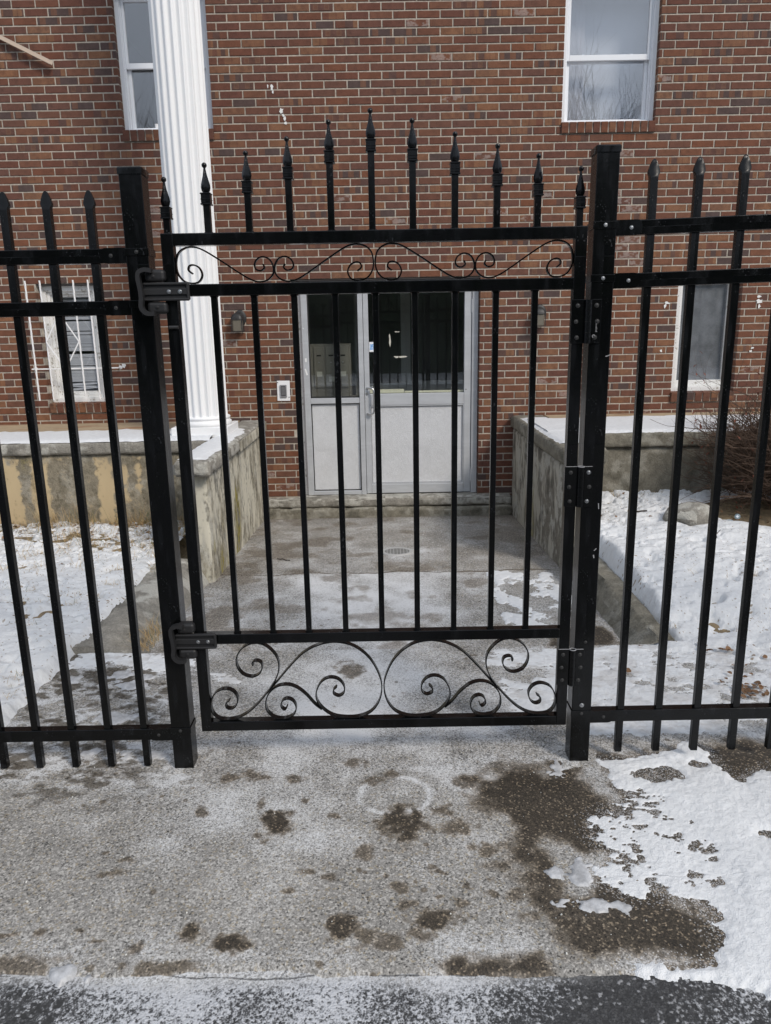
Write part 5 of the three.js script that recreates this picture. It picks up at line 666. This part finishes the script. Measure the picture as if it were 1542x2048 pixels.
// fence panels
function pickTop(h) { // pressed spear point on a square tube, from its own foot at 0 to h
  const sq = (w, d, y, r) => ringRect(w, d, y, 2, r); return smooth(loft([sq(0.0250, 0.0250, 0, 0.2), sq(0.0250, 0.0250, h - 0.056, 0.2), sq(0.0285, 0.022, h - 0.048, 0.3), sq(0.0370, 0.0155, h - 0.041, 0.4), sq(0.0375, 0.0140, h - 0.036, 0.45), sq(0.0300, 0.0120, h - 0.022, 0.45), sq(0.0185, 0.0095, h - 0.008, 0.5), sq(0.0120, 0.0070, h - 0.002, 0.6), sq(0.0040, 0.0035, h + 0.001, 0.8)]), 28);
}
function panel(label, side, start, first, pitch, n, railY, y0, tops, rake = 0) {
  const f = thing('iron_fence', label, 'fence', [start, 0, -0.030]), len = side * (Math.abs(first) + pitch * (n - 1) + 0.12), g = pickTop(tops - y0);
  for (const y of railY) {
    const rg = bx(Math.min(side * 0.0015, len), Math.max(side * 0.0015, len), -0.0225, 0.0225, -0.019, 0.019, 0.003); rg.rotateZ(Math.atan(rake)); rg.translate(0, y, 0); part('rail', rg, iron, f);
    const s = new THREE.Shape(); s.moveTo(0, -0.0235); s.lineTo(0.062, -0.0235); s.quadraticCurveTo(0.083, -0.0235, 0.083, -0.004); s.lineTo(0.083, 0.004); s.quadraticCurveTo(0.083, 0.0235, 0.062, 0.0235); s.lineTo(0, 0.0235); s.closePath(); const bg = new THREE.ExtrudeGeometry(s, { depth: 0.0025, bevelEnabled: false }); if (side < 0) bg.rotateY(Math.PI); bg.rotateZ(Math.atan(rake)); bg.translate(side * 0.001, y, side < 0 ? 0.0222 : 0.0197); const b = part('bracket', metric(bg), iron, f); boltAt(side * 0.05, y + side * 0.05 * rake, 0.0225, b, side > 0 && y > 0.5 ? screwMat : boltMat, 0.0046);
  }
  for (let i = 0; i < n; i++) { const d = Math.abs(first) + i * pitch; part('picket', g, iron, f).position.set(side * d, y0 + side * d * rake, 0); }
  return f;
}
const fr = panel('black spear-topped fence panel right of the gate', 1, 0.7425, 0.115, 0.1400, 17, [1.884, 1.724, 0.181], 0.030, 2.084, 0.021); fr.rotation.y = -0.035;
panel('black spear-topped fence panel left of the gate', -1, -0.8065, 0.1080, 0.1350, 17, [1.829, 1.669, 0.140], 0.006, 2.026);
for (const x of [3.28, -3.28]) { const p = thing('fence_post', x > 0 ? 'black fence post at the far end of the right panel' : 'black fence post at the far end of the left panel', 'post', [x, 0, x > 0 ? 0.06 : -0.035]); part('shaft', bx(-0.033, 0.033, -0.03, 2.09, -0.033, 0.033, 0.003), iron, p); part('cap', bx(-0.036, 0.036, 2.0905, 2.112, -0.036, 0.036, 0.004), iron, p); }

// ---------------------------------------------------------------- small things on the ground
{
  const d = thing('floor_drain', 'round iron drain grate in the walkway floor', 'drain', [0.085, walkY(-3.1) + 0.002, -3.1], 0), dm = new THREE.MeshStandardMaterial({ color: lin(0.36, 0.36, 0.35), roughness: 0.7, metalness: 0.2 }); d.rotation.x = -0.055;
  part('rim', smooth(new THREE.LatheGeometry([[0.098, -0.004], [0.098, 0.004], [0.128, 0.005], [0.132, 0.0], [0.132, -0.004]].map(p => new THREE.Vector2(...p)), 40)), mat(0.42, 0.42, 0.41, 0.8), d); part('sump', cyl(0.0985, 0.004, 32).translate(0, 0.0005, 0), mat(0.006, 0.006, 0.006, 0.9), d);
  for (let i = -3; i <= 3; i++) { const q = Math.sqrt(0.098 * 0.098 - (i * 0.026) ** 2); part('grate_bar', bx(-q, q, 0.0028, 0.0055, i * 0.026 - 0.0028, i * 0.026 + 0.0028), dm, d); part('grate_bar', bx(i * 0.026 - 0.0032, i * 0.026 + 0.0032, 0.0024, 0.0050, -q, q), dm, d); }
  const rg = new THREE.IcosahedronGeometry(0.2, 5); { const p = rg.attributes.position; for (let i = 0; i < p.count; i++) { const x = p.getX(i), y = p.getY(i), z = p.getZ(i), n = 1 + 0.55 * (fbm(x * 7 + z * 6 + 9, y * 8 + z * 3 + 4, 4) - 0.5); p.setXYZ(i, x * n * 0.92, y * n * 0.50, z * n * 0.7); } } const rock = top('rock', metric(smooth(rg, 60)), capMat, 'rounded grey boulder in the snow by the bare bush', 'rock'); rock.position.set(2.14, 0.285, -2.58);
  const bt = thing('plastic_bottle', 'crumpled clear plastic bottle under the bare bush', 'bottle', [2.45, 0.285, -2.52]); const bm = new THREE.MeshPhysicalMaterial({ color: lin(0.75, 0.88, 0.95), transmission: 0.75, thickness: 0, roughness: 0.15, ior: 1.5 }); part('body', smooth(new THREE.LatheGeometry([[0, 0], [0.028, 0], [0.032, 0.01], [0.030, 0.03], [0.032, 0.05], [0.029, 0.07], [0.031, 0.09], [0.02, 0.12], [0.011, 0.135], [0.011, 0.15], [0, 0.15]].map(p => new THREE.Vector2(...p)), 20), 30), bm, bt); part('cap', cyl(0.0125, 0.016, 16).translate(0, 0.1585, 0), mat(0.8, 0.85, 0.9, 0.4), bt); bt.scale.setScalar(0.62); bt.rotation.set(1.1, 0.4, 0.5);
}
function branchTube(A, a, b, r0, r1, seg = 5) {
  const d = b.clone().sub(a), l = d.length(); if (l < 1e-5) return; d.divideScalar(l); const u = new THREE.Vector3(0, 1, 0).cross(d); if (u.lengthSq() < 1e-4) u.set(1, 0, 0); u.normalize(); const v = d.clone().cross(u);
  const pt = (c, r, t) => [c.x + (u.x * Math.cos(t) + v.x * Math.sin(t)) * r, c.y + (u.y * Math.cos(t) + v.y * Math.sin(t)) * r, c.z + (u.z * Math.cos(t) + v.z * Math.sin(t)) * r]; const nn = (t) => [u.x * Math.cos(t) + v.x * Math.sin(t), u.y * Math.cos(t) + v.y * Math.sin(t), u.z * Math.cos(t) + v.z * Math.sin(t)];
  for (let i = 0; i < seg; i++) { const t0 = i / seg * 6.28319, t1 = (i + 1) / seg * 6.28319; A.p.push(...pt(a, r0, t0), ...pt(a, r0, t1), ...pt(b, r1, t1), ...pt(a, r0, t0), ...pt(b, r1, t1), ...pt(b, r1, t0)); A.n.push(...nn(t0), ...nn(t1), ...nn(t1), ...nn(t0), ...nn(t1), ...nn(t0)); for (let k = 0; k < 6; k++) A.u.push(0, 0); }
}
{ // bare thorny bush
  const bush = thing('bare_bush', 'tangled bare brown bush with a few red leaves by the right porch', 'bush', [3.02, 0.27, -2.88]); const A = { p: [], n: [], u: [] }, B = { p: [], n: [], u: [] }, LV = [];
  const grow = (p, d, r, l, depth, T) => { const n = depth > 1 ? 4 : 3; for (let i = 0; i < n; i++) { const nd = d.clone().add(new THREE.Vector3(rr(-0.35, 0.35), rr(-0.22, 0.22), rr(-0.35, 0.35))).normalize(), q = p.clone().addScaledVector(nd, l / n); if (q.y < 0.01) q.y = 0.01; if (Math.hypot(q.x * 1.0, (q.z) * 1.1) > 0.75) nd.y += 0.2; branchTube(T, p, q, r, r * 0.86, depth > 2 ? 6 : 4); p = q; d = nd; r *= 0.86; if (depth > 0 && rnd() < 0.95) grow(p.clone(), d.clone().add(new THREE.Vector3(rr(-1.1, 1.1), rr(-0.5, 0.7), rr(-1.1, 1.1))).normalize(), r * 0.72, l * rr(0.5, 0.8), depth - 1, depth > 2 ? T : B); if (depth <= 1 && rnd() < 0.10) LV.push(p.clone()); } };
  for (let i = 0; i < 22; i++) { const a = i / 22 * 6.283; grow(new THREE.Vector3(Math.cos(a) * 0.12, -0.02, Math.sin(a) * 0.10), new THREE.Vector3(Math.cos(a) * rr(0.3, 0.8), rr(0.6, 1.1), Math.sin(a) * rr(0.2, 0.6)).normalize(), rr(0.006, 0.010), rr(0.45, 0.78), 3, A); }
  for (let i = 0; i < 900; i++) { const p = new THREE.Vector3(rr(-0.50, 0.5), rr(0.03, 0.58), rr(-0.3, 0.36)); grow(p, new THREE.Vector3(rr(-1, 1), rr(-0.1, 0.8), rr(-1, 1)).normalize(), rr(0.0025, 0.0045), rr(0.18, 0.4), 1, B); }
  part('stems', geoOf(A), mat(0.085, 0.06, 0.045, 0.9), bush); part('twigs', geoOf(B), mat(0.085, 0.052, 0.034, 0.9), bush).userData.kind = 'stuff';
  const lg = new THREE.BufferGeometry(); { const P = []; for (const p of LV.slice(0, 420)) { const a = rr(0, 6.28), s = rr(0.010, 0.022), x = Math.cos(a) * s, z = Math.sin(a) * s; P.push(p.x, p.y, p.z, p.x + x - z * 0.4, p.y - s * 0.6, p.z + z + x * 0.4, p.x + x * 1.6, p.y - s * 1.4, p.z + z * 1.6, p.x, p.y, p.z, p.x + x * 1.6, p.y - s * 1.4, p.z + z * 1.6, p.x + x + z * 0.4, p.y - s * 0.6, p.z + z - x * 0.4); } lg.setAttribute('position', new THREE.Float32BufferAttribute(P, 3)); lg.computeVertexNormals(); } part('leaves', lg, new THREE.MeshStandardMaterial({ color: lin(0.20, 0.06, 0.035), roughness: 0.8, side: THREE.DoubleSide }), bush).userData.kind = 'stuff';
}
{ // sticks lying on the snow
  const stick = (a, b, r, label) => { const A = { p: [], n: [], u: [] }; let p = new THREE.Vector3(...a); const e = new THREE.Vector3(...b); for (let i = 1; i <= 6; i++) { const q = new THREE.Vector3(...a).lerp(e, i / 6).add(new THREE.Vector3(rr(-1, 1), rr(0, 0.6), rr(-1, 1)).multiplyScalar(0.008)); branchTube(A, p, q, r, r * 0.9, 5); p = q; } top('stick', geoOf(A), mat(0.04, 0.03, 0.025, 0.9), label, 'stick'); };
  stick([1.76, 0.275, -2.73], [1.90, 0.28, -2.74], 0.007, 'short dark stick lying on the snow near the boulder'); stick([2.02, 0.255, -1.95], [2.16, 0.29, -2.15], 0.0025, 'long thin twig leaning out of the snow bank'); stick([-0.83, walkY(-2.9) + 0.006, -2.92], [-0.72, walkY(-2.9) + 0.006, -2.86], 0.004, 'small twig lying on the walkway');
  // crumbs of salt and loose gravel on the paving
  const g = new THREE.IcosahedronGeometry(1, 0), n = 900, im = new THREE.InstancedMesh(g, mat(0.55, 0.55, 0.53, 0.8), n), m = new THREE.Matrix4(), q = new THREE.Quaternion(), c = new THREE.Color(); im.name = 'salt_crumbs';
  for (let i = 0; i < n; i++) { const back = i < 480, x = back ? rr(-0.75, 0.75) * (0.5 + rnd()) : rr(-1.2, 1.0), z = back ? -1.1 - Math.pow(rnd(), 0.8) * 3.1 : rr(-0.95, 0.9), s = rr(0.0010, 0.0030) * (rnd() < 0.05 ? 1.6 : 1); q.setFromEuler(new THREE.Euler(rr(0, 6), rr(0, 6), rr(0, 6))); m.compose(new THREE.Vector3(x, (z < -1.05 ? walkY(z) : 0) + s * 0.6, z), q, new THREE.Vector3(s * rr(0.8, 1.5), s * 0.8, s)); im.setMatrixAt(i, m); const k = rr(0.6, 1.35); im.setColorAt(i, c.setRGB(k, k, k * 0.98)); }
  im.castShadow = im.receiveShadow = true; im.userData = { label: 'loose crumbs of rock salt scattered over the paving', category: 'salt', kind: 'stuff' }; scene.add(im);
}

// ---------------------------------------------------------------- across the street, mirrored in the panes
top('far_lawn', sheet(-60, 60, 11, 60, 8, (x, z) => -0.02 + 0.1 * noise(x * 0.2, z * 0.2)), mat(0.50, 0.50, 0.50, 0.95), 'snowy ground across the street', 'ground', 'structure');
{
  const bark = mat(0.07, 0.06, 0.05, 0.95);
  const tree = (x, z, h, label) => { const t = thing('bare_tree', label, 'tree', [x, -0.05, z], 0, 'bare trees across the street'), T = { p: [], n: [], u: [] }, C = { p: [], n: [], u: [] };
    const grow = (p, d, r, l, depth) => { const n = 4; for (let i = 0; i < n; i++) { const nd = d.clone().add(new THREE.Vector3(rr(-0.16, 0.16), rr(-0.02, 0.12), rr(-0.16, 0.16))).normalize(), q = p.clone().addScaledVector(nd, l / n); branchTube(depth > 3 ? T : C, p, q, r, r * 0.87, depth > 3 ? 8 : 4); p = q; d = nd; r *= 0.87; if (depth > 0 && (i > 0 || depth < 4)) { const k = depth > 2 ? 2 : 1; for (let j = 0; j < k; j++) grow(p.clone(), d.clone().add(new THREE.Vector3(rr(-0.8, 0.8), rr(0.0, 0.5), rr(-0.8, 0.8))).normalize(), r * 0.62, l * rr(0.55, 0.75), depth - 1); } } };
    grow(new THREE.Vector3(0, 0, 0), new THREE.Vector3(0, 1, 0), h * 0.016, h * 0.48, 4); part('trunk', geoOf(T), bark, t); part('crown', geoOf(C), bark, t).userData.kind = 'stuff'; };
  tree(8.2, 20, 11.6, 'tall bare tree with a slender top across the street'); tree(11.0, 24, 11.2, 'broad bare tree beyond the slender one across the street'); tree(-7.6, 21, 11.0, 'bare tree across the street facing the column'); tree(3.0, 27, 7.5, 'short bare tree across the street facing the door'); tree(-1.5, 30, 8.5, 'far bare tree across the street');
  const hd = thing('evergreen_hedge', 'tall dark evergreen hedge across the street', 'hedge', [0, 0, 18]); const hg = sheet(0, 1, 0, 1, 1, () => 0); const H = new THREE.BoxGeometry(60, 5.4, 2.4, 300, 30, 10); { const p = H.attributes.position; for (let i = 0; i < p.count; i++) { const X = p.getX(i), Y = p.getY(i), Z = p.getZ(i), n = fbm(X * 1.3 + Z, Y * 1.5, 4) - 0.5; p.setXYZ(i, X + n * 0.3, Y + (Y > 0 ? n * 3.2 : 0), Z + n * 1.6); } H.computeVertexNormals(); H.translate(0, 2.6, 0); } part('foliage', H, mat(0.035, 0.05, 0.025, 0.95), hd);
}
renderer.render(scene, camera);
